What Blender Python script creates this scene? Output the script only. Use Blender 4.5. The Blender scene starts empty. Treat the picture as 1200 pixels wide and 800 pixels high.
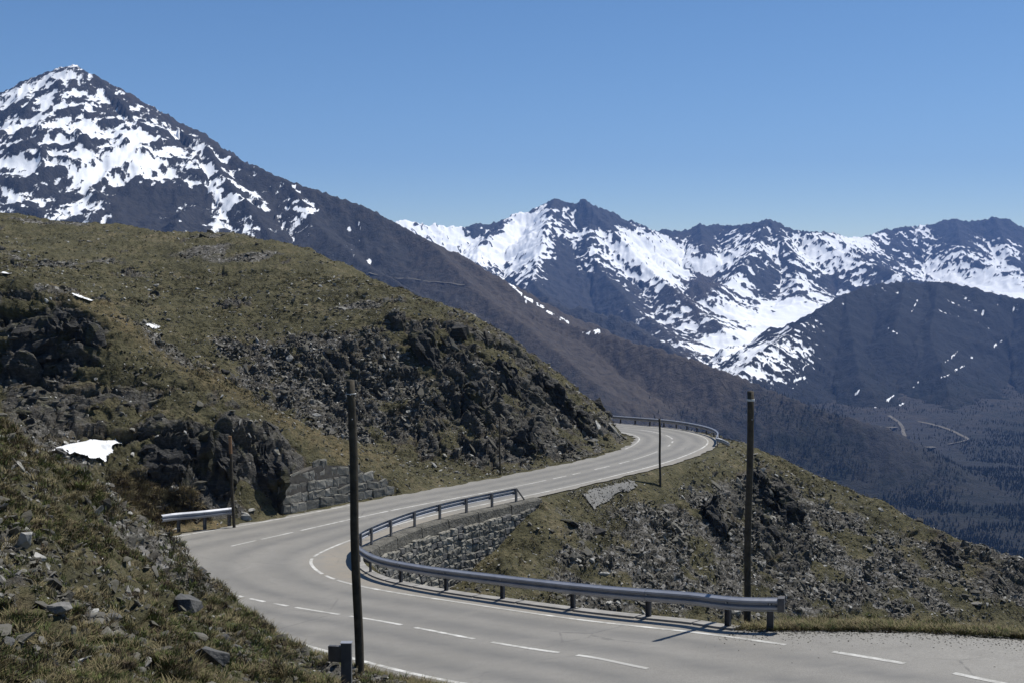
import bpy, math, random
import numpy as np
from mathutils import Vector, Matrix
PI = math.pi
random.seed(7); rng = np.random.default_rng(11)
C = bpy.context.scene.collection
SC = bpy.context.scene

# ------------------------------------------------------------------ camera, world, sun, exposure
F = 1300.0; PIT = math.atan(70/1300.0)            # focal length in px of a 1200 px wide picture; slight downward pitch
cam = bpy.data.cameras.new('camera'); camo = bpy.data.objects.new('camera', cam); C.objects.link(camo)
cam.sensor_width = 36; cam.lens = 36*F/1200; cam.clip_start = .2; cam.clip_end = 60000
camo.location = (0, 0, 0); camo.rotation_euler = (PI/2-PIT, 0, 0); SC.camera = camo
SUN_EL = math.radians(60); SUN_AZ = math.atan2(1.75, 1.35)   # sun stands high, ahead of the camera and to the right
W = bpy.data.worlds.new('World'); SC.world = W; W.use_nodes = True
nt = W.node_tree; nt.nodes.clear()
sky = nt.nodes.new('ShaderNodeTexSky'); sky.sky_type = 'NISHITA'; sky.sun_disc = False
sky.sun_elevation = SUN_EL; sky.sun_rotation = SUN_AZ; sky.altitude = 2200; sky.air_density = 1.0; sky.dust_density = .6; sky.ozone_density = 1.0
hs = nt.nodes.new('ShaderNodeHueSaturation'); hs.inputs['Saturation'].default_value = 1.2
bg = nt.nodes.new('ShaderNodeBackground'); bg.inputs['Strength'].default_value = .094
wo = nt.nodes.new('ShaderNodeOutputWorld')
nt.links.new(sky.outputs[0], hs.inputs['Color']); nt.links.new(hs.outputs[0], bg.inputs[0]); nt.links.new(bg.outputs[0], wo.inputs[0])
sl = bpy.data.lights.new('sun', 'SUN'); sl.energy = 5.0; sl.angle = math.radians(.53); sl.color = (1, .965, .9)
so = bpy.data.objects.new('sun', sl); C.objects.link(so)
sd = Vector((math.sin(SUN_AZ)*math.cos(SUN_EL), math.cos(SUN_AZ)*math.cos(SUN_EL), math.sin(SUN_EL)))
so.rotation_euler = (-sd).to_track_quat('-Z', 'Y').to_euler(); so.location = sd*60
SC.view_settings.view_transform = 'Standard'; SC.view_settings.look = 'None'; SC.view_settings.exposure = .16; SC.view_settings.gamma = 1
SC.cycles.volume_bounces = 0; SC.cycles.max_bounces = 6

# ------------------------------------------------------------------ projection helpers (survey of the place from the photograph)
def ray(px, py):
    u = (px-600)/F; v = (400-py)/F; c, s = math.cos(PIT), math.sin(PIT)
    return np.array([u, c+s*v, -s+c*v])
def PZ(px, py, drop): r = ray(px, py); return r*(-drop/r[2])
def PY(px, py, Y): r = ray(px, py); return r*(Y/r[1])
def proj(x, y, z):
    c, s = math.cos(PIT), math.sin(PIT); d = c*y-s*z; v = s*y+c*z
    return 600+F*x/d, 400-F*v/d
def cr(pts, n):
    pts = np.array(pts, float); P = np.vstack([2*pts[0]-pts[1], pts, 2*pts[-1]-pts[-2]]); out = []
    for i in range(1, len(P)-2):
        a, b, c_, d = P[i-1:i+3]
        for t in np.linspace(0, 1, n, endpoint=False):
            out.append(.5*(2*b+(c_-a)*t+(2*a-5*b+4*c_-d)*t*t+(3*b-a-3*c_+d)*t**3))
    out.append(P[-2]); return np.array(out)

# ------------------------------------------------------------------ noise
def h32(*a):
    h = np.uint32(2166136261)
    for i, k in enumerate(a):
        k = np.asarray(k).astype(np.int64).astype(np.uint32)
        h = (h ^ (k*np.uint32(0x9E3779B1)))*np.uint32(0x85EBCA6B); h = h ^ (h >> np.uint32(15))
    h = h*np.uint32(0xC2B2AE35); h = h ^ (h >> np.uint32(13)); h = h*np.uint32(0x27D4EB2F); h = h ^ (h >> np.uint32(16))
    return h.astype(np.float64)/4294967295.0
def vn2(x, y, s=0):
    xi = np.floor(x); yi = np.floor(y); fx = x-xi; fy = y-yi; out = 0
    ux = fx*fx*fx*(fx*(fx*6-15)+10); uy = fy*fy*fy*(fy*(fy*6-15)+10)
    for dx in (0, 1):
        for dy in (0, 1):
            a = h32(xi+dx, yi+dy, s)*2*PI
            g = np.cos(a)*(fx-dx)+np.sin(a)*(fy-dy)
            out = out+g*(ux if dx else 1-ux)*(uy if dy else 1-uy)
    return out*1.4
def vn3(x, y, z, s=0):
    xi, yi, zi = np.floor(x), np.floor(y), np.floor(z); fx, fy, fz = x-xi, y-yi, z-zi; out = 0
    ux, uy, uz = [f*f*(3-2*f) for f in (fx, fy, fz)]
    for dx in (0, 1):
        for dy in (0, 1):
            for dz in (0, 1):
                out = out+h32(xi+dx, yi+dy, zi+dz, s)*(ux if dx else 1-ux)*(uy if dy else 1-uy)*(uz if dz else 1-uz)
    return out*2-1
def fbm2(x, y, o=4, s=0, g=.5, l=2.03):
    a = 1; t = 0; n = 0
    for i in range(o): t = t+a*vn2(x, y, s+i); n += a; a *= g; x = x*l+13.1; y = y*l-7.7
    return t/n
def rid2(x, y, o=5, s=0, g=.5, l=2.1):
    a = 1; t = 0; n = 0; w = 1
    for i in range(o):
        r = 1-np.abs(vn2(x, y, s+i))*1.6; r = np.clip(r, 0, 1)**2*w; w = np.clip(r*1.6, 0, 1)
        t = t+a*r; n += a; a *= g; x = x*l+5.3; y = y*l+9.1
    return t/n
def vor3(x, y, z, s=0):
    xi, yi, zi = np.floor(x), np.floor(y), np.floor(z)
    f1 = np.full(x.shape, 9.); f2 = np.full(x.shape, 9.); idv = np.zeros(x.shape)
    for dx in (-1, 0, 1):
        for dy in (-1, 0, 1):
            for dz in (-1, 0, 1):
                cx, cy, cz = xi+dx, yi+dy, zi+dz
                d = (cx+h32(cx, cy, cz, s)-x)**2+(cy+h32(cx, cy, cz, s+1)-y)**2+(cz+h32(cx, cy, cz, s+2)-z)**2
                m = d < f1
                f2 = np.where(m, f1, np.minimum(f2, d)); idv = np.where(m, h32(cx, cy, cz, s+3), idv); f1 = np.where(m, d, f1)
    return np.sqrt(f1), np.sqrt(f2), idv
def ss(a, b, x): t = np.clip((x-a)/(b-a), 0, 1); return t*t*(3-2*t)
def rbf(ctrl, val, q, smooth=0.):
    ctrl = np.array(ctrl, float); val = np.array(val, float); n, dm = ctrl.shape
    A = np.linalg.norm(ctrl[:, None]-ctrl[None], axis=2)
    K = np.zeros((n+dm+1,)*2); K[:n, :n] = A-np.eye(n)*smooth; K[:n, n] = 1; K[:n, n+1:] = ctrl; K[n, :n] = 1; K[n+1:, :n] = ctrl.T
    w = np.linalg.solve(K, np.concatenate([val, np.zeros(dm+1)]))
    out = w[n]+q@w[n+1:]
    for i in range(n): out = out+w[i]*np.sqrt(((q-ctrl[i])**2).sum(1))
    return out
def polymask(poly, x, y, soft):
    """signed soft inside test of a polygon"""
    P = np.array(poly, float); ins = np.zeros(x.shape, bool); dm = np.full(x.shape, 1e9)
    for i in range(len(P)):
        (x1, y1), (x2, y2) = P[i], P[(i+1) % len(P)]
        c = ((y1 > y) != (y2 > y)); xx = (x2-x1)*(y-y1)/((y2-y1) or 1e-9)+x1; ins ^= c & (x < xx)
        L = (x2-x1)**2+(y2-y1)**2+1e-9; t = np.clip(((x-x1)*(x2-x1)+(y-y1)*(y2-y1))/L, 0, 1)
        dm = np.minimum(dm, np.hypot(x-x1-t*(x2-x1), y-y1-t*(y2-y1)))
    return np.clip(.5+np.where(ins, dm, -dm)/(2*soft), 0, 1)

# ------------------------------------------------------------------ mesh helpers
def mesh_np(name, V, Fq, mats=(), smooth=True, attrs=None, fattrs=None):
    me = bpy.data.meshes.new(name); V = np.asarray(V, np.float32); Fq = np.asarray(Fq, np.int32); k = Fq.shape[1]
    me.vertices.add(len(V)); me.vertices.foreach_set('co', V.ravel())
    me.loops.add(Fq.size); me.loops.foreach_set('vertex_index', Fq.ravel())
    me.polygons.add(len(Fq)); me.polygons.foreach_set('loop_start', np.arange(0, Fq.size, k, dtype=np.int32))
    me.update(calc_edges=True)
    me.polygons.foreach_set('use_smooth', np.full(len(Fq), smooth))
    for m in mats: me.materials.append(m)
    for n, a in (attrs or {}).items():
        at = me.attributes.new(n, 'FLOAT', 'POINT'); at.data.foreach_set('value', np.asarray(a, np.float32))
    return me
def link(name, me, parent=None, loc=(0, 0, 0)):
    o = bpy.data.objects.new(name, me); C.objects.link(o); o.location = loc
    if parent: o.parent = parent
    return o
def thing(name, label, cat, loc=(0, 0, 0), rz=0, group=None):
    o = bpy.data.objects.new(name, None); C.objects.link(o); o.location = loc; o.rotation_euler = (0, 0, rz); o.empty_display_size = .3
    return tag(o, label, cat, group)
def tag(o, label, cat, group=None):
    o['label'] = label; o['category'] = cat
    if group: o['group'] = group
    return o
def struct(o, label=None):
    o['kind'] = 'structure'
    if label: o['label'] = label
    return o
def grid_faces(nr, nc):
    i = np.arange(nr*nc).reshape(nr, nc)
    return np.stack([i[:-1, :-1].ravel(), i[:-1, 1:].ravel(), i[1:, 1:].ravel(), i[1:, :-1].ravel()], 1)
def pymesh(name, vs, fs, m, smooth=False):
    me = bpy.data.meshes.new(name); me.from_pydata([tuple(map(float, v)) for v in vs], [], fs); me.update()
    if m: me.materials.append(m)
    if smooth: me.polygons.foreach_set('use_smooth', [True]*len(me.polygons))
    return me

# ------------------------------------------------------------------ materials
def mat(name):
    m = bpy.data.materials.new(name); m.use_nodes = True; n = m.node_tree; n.nodes.clear()
    o = n.nodes.new('ShaderNodeOutputMaterial'); b = n.nodes.new('ShaderNodeBsdfPrincipled'); n.links.new(b.outputs[0], o.inputs[0])
    b.inputs['Specular IOR Level'].default_value = .25; b.inputs['Roughness'].default_value = .85
    return m, n, b
class NT:
    def __init__(s, n): s.n = n; s.g = n.nodes.new('ShaderNodeNewGeometry')
    def lk(s, a, b): s.n.links.new(a, b)
    def coord(s, scale=(1, 1, 1), rot=(0, 0, 0), obj=False):
        m = s.n.nodes.new('ShaderNodeMapping'); m.inputs['Scale'].default_value = scale; m.inputs['Rotation'].default_value = rot
        if obj: s.lk(s.n.nodes.new('ShaderNodeTexCoord').outputs['Object'], m.inputs[0])
        else: s.lk(s.g.outputs['Position'], m.inputs[0])
        return m.outputs[0]
    def noise(s, c, sc, det=5, rough=.6, dist=0):
        t = s.n.nodes.new('ShaderNodeTexNoise'); t.inputs['Scale'].default_value = sc; t.inputs['Detail'].default_value = det
        t.inputs['Roughness'].default_value = rough; t.inputs['Distortion'].default_value = dist; s.lk(c, t.inputs['Vector']); return t.outputs[0]
    def vor(s, c, sc, out='Distance', feat='F1'):
        t = s.n.nodes.new('ShaderNodeTexVoronoi'); t.feature = feat; t.inputs['Scale'].default_value = sc; s.lk(c, t.inputs['Vector']); return t.outputs[out]
    def attr(s, n):
        a = s.n.nodes.new('ShaderNodeAttribute'); a.attribute_name = n; return a.outputs['Fac']
    def rng(s, v, a, b, c=0., d=1., smooth=False):
        r = s.n.nodes.new('ShaderNodeMapRange'); r.inputs[1].default_value = a; r.inputs[2].default_value = b
        r.inputs[3].default_value = c; r.inputs[4].default_value = d
        if smooth: r.interpolation_type = 'SMOOTHSTEP'
        s.lk(v, r.inputs[0]); return r.outputs[0]
    def math(s, op, a, b=None):
        m = s.n.nodes.new('ShaderNodeMath'); m.operation = op
        for i, v in enumerate((a, b)):
            if v is None: continue
            if isinstance(v, (int, float)): m.inputs[i].default_value = v
            else: s.lk(v, m.inputs[i])
        return m.outputs[0]
    def mix(s, f, a, b, mode='MIX'):
        m = s.n.nodes.new('ShaderNodeMix'); m.data_type = 'RGBA'; m.blend_type = mode
        for i, v in ((0, f), (6, a), (7, b)):
            if isinstance(v, (int, float)): m.inputs[i].default_value = v
            elif isinstance(v, tuple): m.inputs[i].default_value = v+(1,) if len(v) == 3 else v
            else: s.lk(v, m.inputs[i])
        return m.outputs[2]
    def ramp(s, v, st):
        r = s.n.nodes.new('ShaderNodeValToRGB'); e = r.color_ramp.elements
        while len(e) > 1: e.remove(e[-1])
        e[0].position = st[0][0]; e[0].color = st[0][1]+(1,)
        for p, c in st[1:]: x = e.new(p); x.color = c+(1,)
        s.lk(v, r.inputs[0]); return r.outputs[0]
    def bump(s, h, st, dist, nrm=None):
        b = s.n.nodes.new('ShaderNodeBump'); b.inputs['Strength'].default_value = st; b.inputs['Distance'].default_value = dist
        s.lk(h, b.inputs['Height'])
        if nrm: s.lk(nrm, b.inputs['Normal'])
        return b.outputs[0]
def simple(name, c1, c2, sc, rough=.8, metal=0., bump=.0, bd=.01, obj=True, spec=.3):
    m, n, b = mat(name); t = NT(n); co = t.coord(obj=obj)
    f = t.rng(t.noise(co, sc), .3, .7); t.lk(t.mix(f, c1, c2), b.inputs['Base Color'])
    b.inputs['Roughness'].default_value = rough; b.inputs['Metallic'].default_value = metal; b.inputs['Specular IOR Level'].default_value = spec
    if bump: t.lk(t.bump(t.noise(co, sc*3), bump, bd), b.inputs['Normal'])
    return m

def m_slope():
    m, n, b = mat('slope_ground'); t = NT(n); P = t.coord()
    rock, gr, scr, dry = t.attr('rock'), t.attr('grass'), t.attr('scree'), t.attr('dry')
    n1 = t.noise(P, .35, 6, .62); n2 = t.noise(P, 2.2, 7, .65); n3 = t.noise(P, 9., 5, .7)
    st = t.noise(t.coord((1.2, 1.2, 5), (.35, .25, 0)), 1.5, 6, .7, .4)
    gcol = t.ramp(t.rng(t.math('ADD', t.math('MULTIPLY', n1, .5), t.math('MULTIPLY', n2, .5)), .32, .68),
                  [(0, (.034, .033, .021)), (.3, (.064, .060, .034)), (.55, (.091, .084, .046)), (.8, (.135, .115, .068)), (1, (.22, .18, .12))])
    gcol = t.mix(t.math('MULTIPLY', dry, t.rng(n2, .35, .6)), gcol, (.17, .13, .07))
    rcol = t.ramp(t.rng(t.math('ADD', t.math('MULTIPLY', st, .6), t.math('MULTIPLY', n3, .4)), .3, .7),
                  [(0, (.028, .027, .026)), (.45, (.078, .073, .064)), (.75, (.14, .133, .118)), (1, (.26, .25, .23))])
    lich = t.rng(t.noise(P, 1.1, 4), .52, .66); rcol = t.mix(t.math('MULTIPLY', lich, .55), rcol, (.10, .095, .05))
    vc = t.vor(t.coord((1, 1, 1.7)), 3.6, 'Color'); vs = n.nodes.new('ShaderNodeSeparateColor'); t.lk(vc, vs.inputs[0])
    scol = t.ramp(vs.outputs[0], [(0, (.055, .05, .042)), (.5, (.10, .094, .08)), (.85, (.17, .16, .145)), (1, (.30, .29, .27))])
    soil = t.mix(t.rng(n3, .4, .6), (.055, .047, .034), (.11, .093, .066))
    fg = t.rng(t.math('ADD', gr, t.math('MULTIPLY', t.math('SUBTRACT', n2, .5), 1.5)), .35, .6)
    fs = t.rng(t.math('ADD', scr, t.math('MULTIPLY', t.math('SUBTRACT', n3, .5), 1.2)), .4, .6)
    fr = t.rng(t.math('ADD', rock, t.math('MULTIPLY', t.math('SUBTRACT', n2, .5), 1.1)), .42, .58)
    col = t.mix(fg, soil, gcol); col = t.mix(fs, col, scol); col = t.mix(fr, col, rcol)
    t.lk(col, b.inputs['Base Color']); b.inputs['Roughness'].default_value = .92; b.inputs['Specular IOR Level'].default_value = .12
    hh = t.math('ADD', t.math('MULTIPLY', n2, 1.0), t.math('MULTIPLY', n3, .5))
    nb = t.bump(hh, .9, .22)
    h2 = t.math('ADD', st, t.math('MULTIPLY', t.vor(P, 5.), .6))
    t.lk(t.bump(h2, .8, .12, nb), b.inputs['Normal'])
    return m
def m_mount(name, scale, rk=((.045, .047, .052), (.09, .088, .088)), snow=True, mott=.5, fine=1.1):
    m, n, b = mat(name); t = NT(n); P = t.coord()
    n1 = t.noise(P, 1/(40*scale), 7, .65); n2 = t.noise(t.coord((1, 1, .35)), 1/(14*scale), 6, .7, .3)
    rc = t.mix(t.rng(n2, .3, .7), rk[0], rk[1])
    br = t.attr('brown'); rc = t.mix(t.rng(t.math('ADD', br, t.math('MULTIPLY', t.math('SUBTRACT', n1, .5), 1.2)), .3, .75), rc, t.mix(t.rng(n2, .35, .65), (.044, .037, .031), (.082, .068, .055)))
    fo = t.attr('forest'); rc = t.mix(t.rng(t.math('ADD', fo, t.math('MULTIPLY', t.math('SUBTRACT', n2, .5), 2.)), .4, .75), rc, t.mix(t.rng(n1, .4, .6), (.012, .015, .013), (.028, .027, .023)))
    if snow:
        s = t.math('ADD', t.attr('snow'), t.math('MULTIPLY', t.math('SUBTRACT', t.noise(t.coord((1, .4, .4)), 1/(9*scale), 5, .7), .5), fine))
        s = t.math('ADD', s, t.math('MULTIPLY', t.math('SUBTRACT', t.noise(t.coord((1, .35, .35)), 1/(34*scale), 4, .6), .5), mott))
        f = t.rng(s, .46, .56, smooth=True)
        rc = t.mix(f, rc, (.86, .87, .88))
    t.lk(rc, b.inputs['Base Color']); b.inputs['Specular IOR Level'].default_value = .1
    hb = t.math('MULTIPLY', n2, t.rng(f, 0, 1, 1, .12)) if snow else n2
    t.lk(t.bump(hb, .9, 9*scale), b.inputs['Normal']); return m
def m_asphalt():
    m, n, b = mat('weathered_asphalt'); t = NT(n); P = t.coord()
    n1 = t.noise(P, .22, 4); n2 = t.noise(P, 1.6, 6, .7); n3 = t.noise(P, 45, 3, .8)
    c = t.ramp(t.rng(t.math('ADD', t.math('MULTIPLY', n1, .55), t.math('MULTIPLY', n2, .45)), .35, .66), [(0, (.150, .141, .124)), (.5, (.198, .187, .166)), (1, (.25, .237, .212))])
    c = t.mix(.42, c, t.mix(t.rng(n3, .35, .65), (.11, .104, .092), (.36, .345, .31)))
    tr = t.attr('track')                      # polished wheel tracks, oil line between them
    c = t.mix(t.math('MULTIPLY', t.math('MULTIPLY', tr, t.rng(t.noise(P, .8, 4), .25, .5)), .85), c, (.135, .131, .122))
    sand = t.math('MULTIPLY', t.attr('sand'), t.rng(n2, .3, .6)); c = t.mix(t.math('MULTIPLY', sand, .5), c, t.mix(t.attr('gravel'), (.27, .225, .165), t.mix(t.rng(t.noise(P, 18, 4, .8), .35, .65), (.15, .142, .125), (.34, .325, .29))))
    crk = t.vor(t.coord((.35, .35, .35)), 1., 'Distance', 'DISTANCE_TO_EDGE')
    wob = t.math('ADD', crk, t.math('MULTIPLY', t.math('SUBTRACT', t.noise(P, 3, 4), .5), .05))
    cf = t.math('MULTIPLY', t.rng(wob, .0, .012, 1, 0), t.rng(n1, .5, .62)); c = t.mix(t.math('MULTIPLY', cf, .5), c, (.07, .068, .065))
    t.lk(c, b.inputs['Base Color']); b.inputs['Roughness'].default_value = .8; b.inputs['Specular IOR Level'].default_value = .35
    t.lk(t.bump(n3, .35, .01), b.inputs['Normal']); return m
def m_paint():
    m, n, b = mat('worn_white_road_paint'); t = NT(n); P = t.coord()
    w = t.rng(t.math('ADD', t.noise(P, 2.2, 5), t.math('MULTIPLY', t.noise(P, 30, 3), .35)), .5, .78)
    w = t.math('MAXIMUM', w, t.rng(t.noise(P, .25, 3), .46, .58, 0, .85)); t.lk(t.mix(t.math('MULTIPLY', w, .8), (.62, .61, .57), (.26, .25, .225)), b.inputs['Base Color']); return m
M_slope = m_slope(); M_asph = m_asphalt(); M_paint = m_paint()
M_conc = simple('weathered_concrete', (.20, .19, .17), (.33, .315, .29), 1.6, .9, bump=.4, bd=.03, obj=False)
M_concd = simple('dark_stained_concrete', (.075, .071, .06), (.17, .16, .135), 2.6, .9, bump=1., bd=.12, obj=False)
M_stoneA = simple('wall_stone_grey', (.105, .10, .085), (.215, .205, .175), 2.5, .9, bump=.7, bd=.04, obj=False)
M_stoneB = simple('wall_stone_pale', (.17, .16, .135), (.31, .295, .255), 2.5, .9, bump=.7, bd=.04, obj=False)
M_stoneC = simple('wall_stone_dark', (.07, .07, .068), (.15, .145, .135), 2.5, .9, bump=.7, bd=.04, obj=False)
M_mortar = simple('dark_mortar', (.055, .05, .043), (.115, .105, .09), 3, .95, bump=.4, bd=.03, obj=False)
M_steel = simple('weathered_galvanised_steel', (.27, .28, .31), (.37, .38, .41), 2.2, .48, .4, obj=False, spec=.4)
M_steeld = simple('dark_galvanised_post', (.085, .085, .09), (.15, .148, .15), 4, .6, .4, obj=False)
M_wood = simple('dark_creosoted_wood', (.028, .024, .017), (.075, .062, .042), 6, .8, bump=.5, bd=.01, obj=False)
M_woodb = simple('brown_bare_wood', (.17, .095, .045), (.26, .15, .08), 6, .8, obj=False)
M_white = simple('dull_white_band', (.5, .5, .48), (.65, .65, .62), 8, .7, obj=False)
M_rockd = simple('dark_slate_boulder', (.045, .045, .046), (.12, .118, .11), 2.4, .85, bump=.8, bd=.06, obj=False)
M_rockm = simple('grey_gneiss_stone', (.11, .107, .10), (.24, .232, .215), 3, .85, bump=.7, bd=.04, obj=False)
M_rockp = simple('pale_quartz_stone', (.20, .195, .175), (.42, .41, .38), 3, .85, bump=.6, bd=.03, obj=False)
def m_crag():
    m, n, b = mat('bedded_dark_gneiss'); t = NT(n); P = t.coord()
    st = t.noise(t.coord((.8, 1.2, 6), (0, .75, 0)), 1.1, 7, .7, .3); n3 = t.noise(P, 6., 5, .7)
    c = t.ramp(t.rng(t.math('ADD', t.math('MULTIPLY', st, .6), t.math('MULTIPLY', n3, .4)), .34, .7), [(0, (.024, .024, .024)), (.5, (.055, .053, .049)), (.85, (.10, .097, .09)), (1, (.20, .195, .18))])
    c = t.mix(t.math('MULTIPLY', t.rng(t.noise(P, .9, 5), .52, .62), .7), c, (.075, .07, .036))
    t.lk(c, b.inputs['Base Color']); b.inputs['Specular IOR Level'].default_value = .2
    t.lk(t.bump(t.math('ADD', st, t.math('MULTIPLY', n3, .3)), 1., .3), b.inputs['Normal']); return m
M_crag = m_crag()
M_snow = simple('old_snow', (.66, .655, .64), (.85, .855, .86), 1.6, .6, bump=.3, bd=.06, obj=False)
M_grave = simple('pale_gravel', (.14, .136, .126), (.22, .216, .204), 14, .9, bump=.8, bd=.03, obj=False)
def m_blade(name, a, b_):
    m, n, b = mat(name); t = NT(n)
    oi = n.nodes.new('ShaderNodeObjectInfo'); f = t.rng(t.noise(t.coord(), .7, 3), .35, .65)
    f2 = t.math('ADD', t.math('MULTIPLY', f, .5), t.math('MULTIPLY', oi.outputs['Random'], .5))
    t.lk(t.mix(f2, a, b_), b.inputs['Base Color']); return m
M_bl_g = m_blade('green_alpine_grass', (.042, .062, .016), (.12, .128, .038))
M_bl_y = m_blade('dry_straw_grass', (.115, .095, .045), (.25, .205, .11))
M_bl_m = m_blade('dull_olive_turf', (.060, .062, .026), (.125, .115, .052))
M_heath = m_blade('brown_heath_twigs', (.045, .035, .022), (.11, .08, .048))
M_tree = m_blade('larch_and_pine_foliage', (.018, .022, .016), (.060, .052, .036))

# ------------------------------------------------------------------ road survey: inner edge line (px, py, drop below camera), lane widths, rail offset, paved shoulder
RS = [((26, -4, -5.6), 3.1, 6.2, 6), ((19, 6.5, -6.4), 3.1, 6.2, 6), ((13.6, 15, -7.1), 3.1, 6.2, 5.5),
 (PZ(1175, 800, 7.75), 3.1, 6.2, 3.8), (PZ(1015, 769, 8.05), 3.1, 6.2, 2.3), (PZ(850, 745, 8.4), 3.1, 6.1, .7), (PZ(783, 737, 8.7), 3.05, 6.1, .75),
 (PZ(680, 726, 9.2), 3., 6.05, .75), (PZ(583, 712, 9.7), 2.95, 5.95, .75), (PZ(517, 702, 10.1), 3.0, 5.9, .75), (PZ(470, 695, 10.4), 3.15, 6.2, .85),
 (PZ(415, 685, 10.8), 3.5, 6.9, 1.1), (PZ(380, 674, 11.1), 4.1, 8.0, 1.5), (PZ(364, 661, 11.35), 4.8, 9.2, 1.75), (PZ(367, 652, 11.5), 4.7, 9.2, 1.75),
 (PZ(382, 644, 11.6), 4.2, 8.2, 1.45), (PZ(406, 634, 11.7), 3.5, 6.9, 1.25), (PZ(462, 615, 11.9), 2.8, 5.6, 1.), (PZ(520, 600, 12.0), 2.45, 5.1, .9),
 (PZ(585, 587, 12.15), 2.4, 5.0, .8), (PZ(655, 572.5, 12.25), 2.4, 5.0, .6), (PZ(720, 557, 12.35), 2.35, 4.95, .6), (PZ(776, 543, 12.5), 2.4, 4.9, .7),
 (PZ(812, 530, 12.6), 2.5, 5.1, .8), (PZ(830, 520, 12.7), 2.75, 5.45, .8), (PZ(826, 512, 12.8), 2.75, 5.4, .8), (PZ(806, 506, 12.95), 2.6, 5.2, .7), (PZ(780, 501.5, 13.15), 2.5, 5.2, .7), (PZ(745, 498.5, 13.4), 2.5, 5.2, .7),
 ((4, 112, -13.9), 2.5, 5.2, .7), ((-4, 117, -14.3), 2.5, 5.2, .7)]
NS = 12
RP = cr([r[0] for r in RS], NS); OC = cr([[r[1]] for r in RS], NS)[:, 0]; OL = cr([[r[2]] for r in RS], NS)[:, 0]; ER = cr([[r[3]] for r in RS], NS)[:, 0]
_w = np.exp(-(np.arange(-12, 13)/6.)**2); _w /= _w.sum()
for _c in range(3):
    _e = np.r_[RP[:1, _c]*np.ones(12), RP[:, _c], RP[-1:, _c]*np.ones(12)]; _sm = np.convolve(_e, _w, 'valid'); RP[14:-14, _c] = _sm[14:-14]
RT = np.gradient(RP[:, :2], axis=0)
for _ in range(3): RT[1:-1] = (RT[:-2]+RT[1:-1]*2+RT[2:])/4
RT /= np.linalg.norm(RT, axis=1)[:, None]; RN = np.stack([-RT[:, 1], RT[:, 0]], 1)
ST = np.arange(len(RP))/NS                        # station number of each sample
EL = .35
def wall_h(s): return np.interp(s, [13.2, 14, 15, 16, 17, 18, 18.5, 19, 19.5], [0, 1.2, 2.6, 3.6, 3.7, 3.1, 2.1, .9, 0])
def road_at(s, off):
    """world point at station s, lateral offset (+ towards the outer edge of the hairpin)"""
    i = np.clip(np.asarray(s, float)*NS, 0, len(RP)-1.001); k = np.floor(i).astype(int); f = i-k
    lp = lambda A: (A[k].T*(1-f)+A[k+1].T*f).T
    p = lp(RP); nn = lp(RN); nn = nn/np.linalg.norm(nn, axis=-1, keepdims=True)
    return np.concatenate([p[..., :2]+nn*np.asarray(off)[..., None], p[..., 2:3]], -1)
def near_road(x, y):
    best = np.full(x.shape, 1e9); k = np.zeros(x.shape, int)
    for i in range(0, len(RP), 2):
        cx = RP[i, 0]+RN[i, 0]*OC[i]; cy = RP[i, 1]+RN[i, 1]*OC[i]
        for px_, py_ in ((RP[i, 0], RP[i, 1]), (cx, cy), (RP[i, 0]+RN[i, 0]*OL[i], RP[i, 1]+RN[i, 1]*OL[i])):
            d = (x-px_)**2+(y-py_)**2; m = d < best; best[m] = d[m]; k[m] = i
    for step in (-1, 1):
        pass
    dx, dy = x-RP[k, 0], y-RP[k, 1]
    lat = dx*RN[k, 0]+dy*RN[k, 1]; al = dx*RT[k, 0]+dy*RT[k, 1]
    g = np.gradient(RP, axis=0); L = np.hypot(g[:, 0], g[:, 1])[k]
    s = np.clip(k+np.clip(al/L, -1.2, 1.2), 0, len(RP)-1)
    fk = np.floor(np.clip(s, 0, len(RP)-1.001)).astype(int); f = s-fk
    I = lambda A: A[fk]*(1-f)+A[np.minimum(fk+1, len(RP)-1)]*f
    return s/NS, lat, I(RP[:, 2]), I(OL), I(ER), np.sqrt(best)

iOL = lambda s: np.interp(s, ST, OL)
iOC = lambda s: np.interp(s, ST, OC)
iER = lambda s: np.interp(s, ST, ER)
def s_of_px(px, py, off, lo=0, hi=30):
    s = np.linspace(lo, hi, int((hi-lo)*100)+1); p = road_at(s, off(s)); a, b = proj(p[:, 0], p[:, 1], p[:, 2])
    ok = p[:, 1] > 5; d = np.where(ok, (a-px)**2+(b-py)**2, 1e12); return s[np.argmin(d)]
LW0, LW1 = s_of_px(352, 603, iOL, 15, 20), s_of_px(478, 580, iOL, 15, 20)   # masonry wall at the foot of the hill
# ------------------------------------------------------------------ near terrain
def PT(px, py, Y): return tuple(PY(px, py, Y))
CP = []
CP += [(0, 0, -1.7), (-3, -6, -1.2), (4, -3, -2.6), (-6, 4, -1.2), (-12, 8, -.6), (0, 4, -2.9), (-2, 8, -3.6), (3, 8, -5.0), (8, 4, -5.4), (-1, 13, -5.8), (2.5, 16, -7.4), (-30, 4, 3), (12, -8, -4.5), (-14, -10, 2)]
for a in [(0, 790, 9.5), (0, 700, 12), (0, 600, 16), (0, 530, 20), (0, 492, 23), (-150, 460, 24), (-300, 420, 26), (60, 531, 25), (100, 560, 27.5), (140, 583, 29), (190, 613, 31), (240, 643, 32), (272, 688, 29.8), (294, 715, 28.6), (322, 740, 27.6), (350, 757, 27),
          (100, 790, 11.5), (100, 700, 16), (100, 620, 22), (200, 790, 14.5), (200, 720, 21), (200, 660, 29), (250, 720, 25), (300, 790, 18.5), (300, 752, 24), (360, 790, 21), (365, 768, 26), (405, 806, 20), (419, 786, 22.5), (440, 792, 23), (480, 806, 22.5), (-100, 600, 15),
          (-100, 800, 8.5)]: CP.append(PT(*a))
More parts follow.
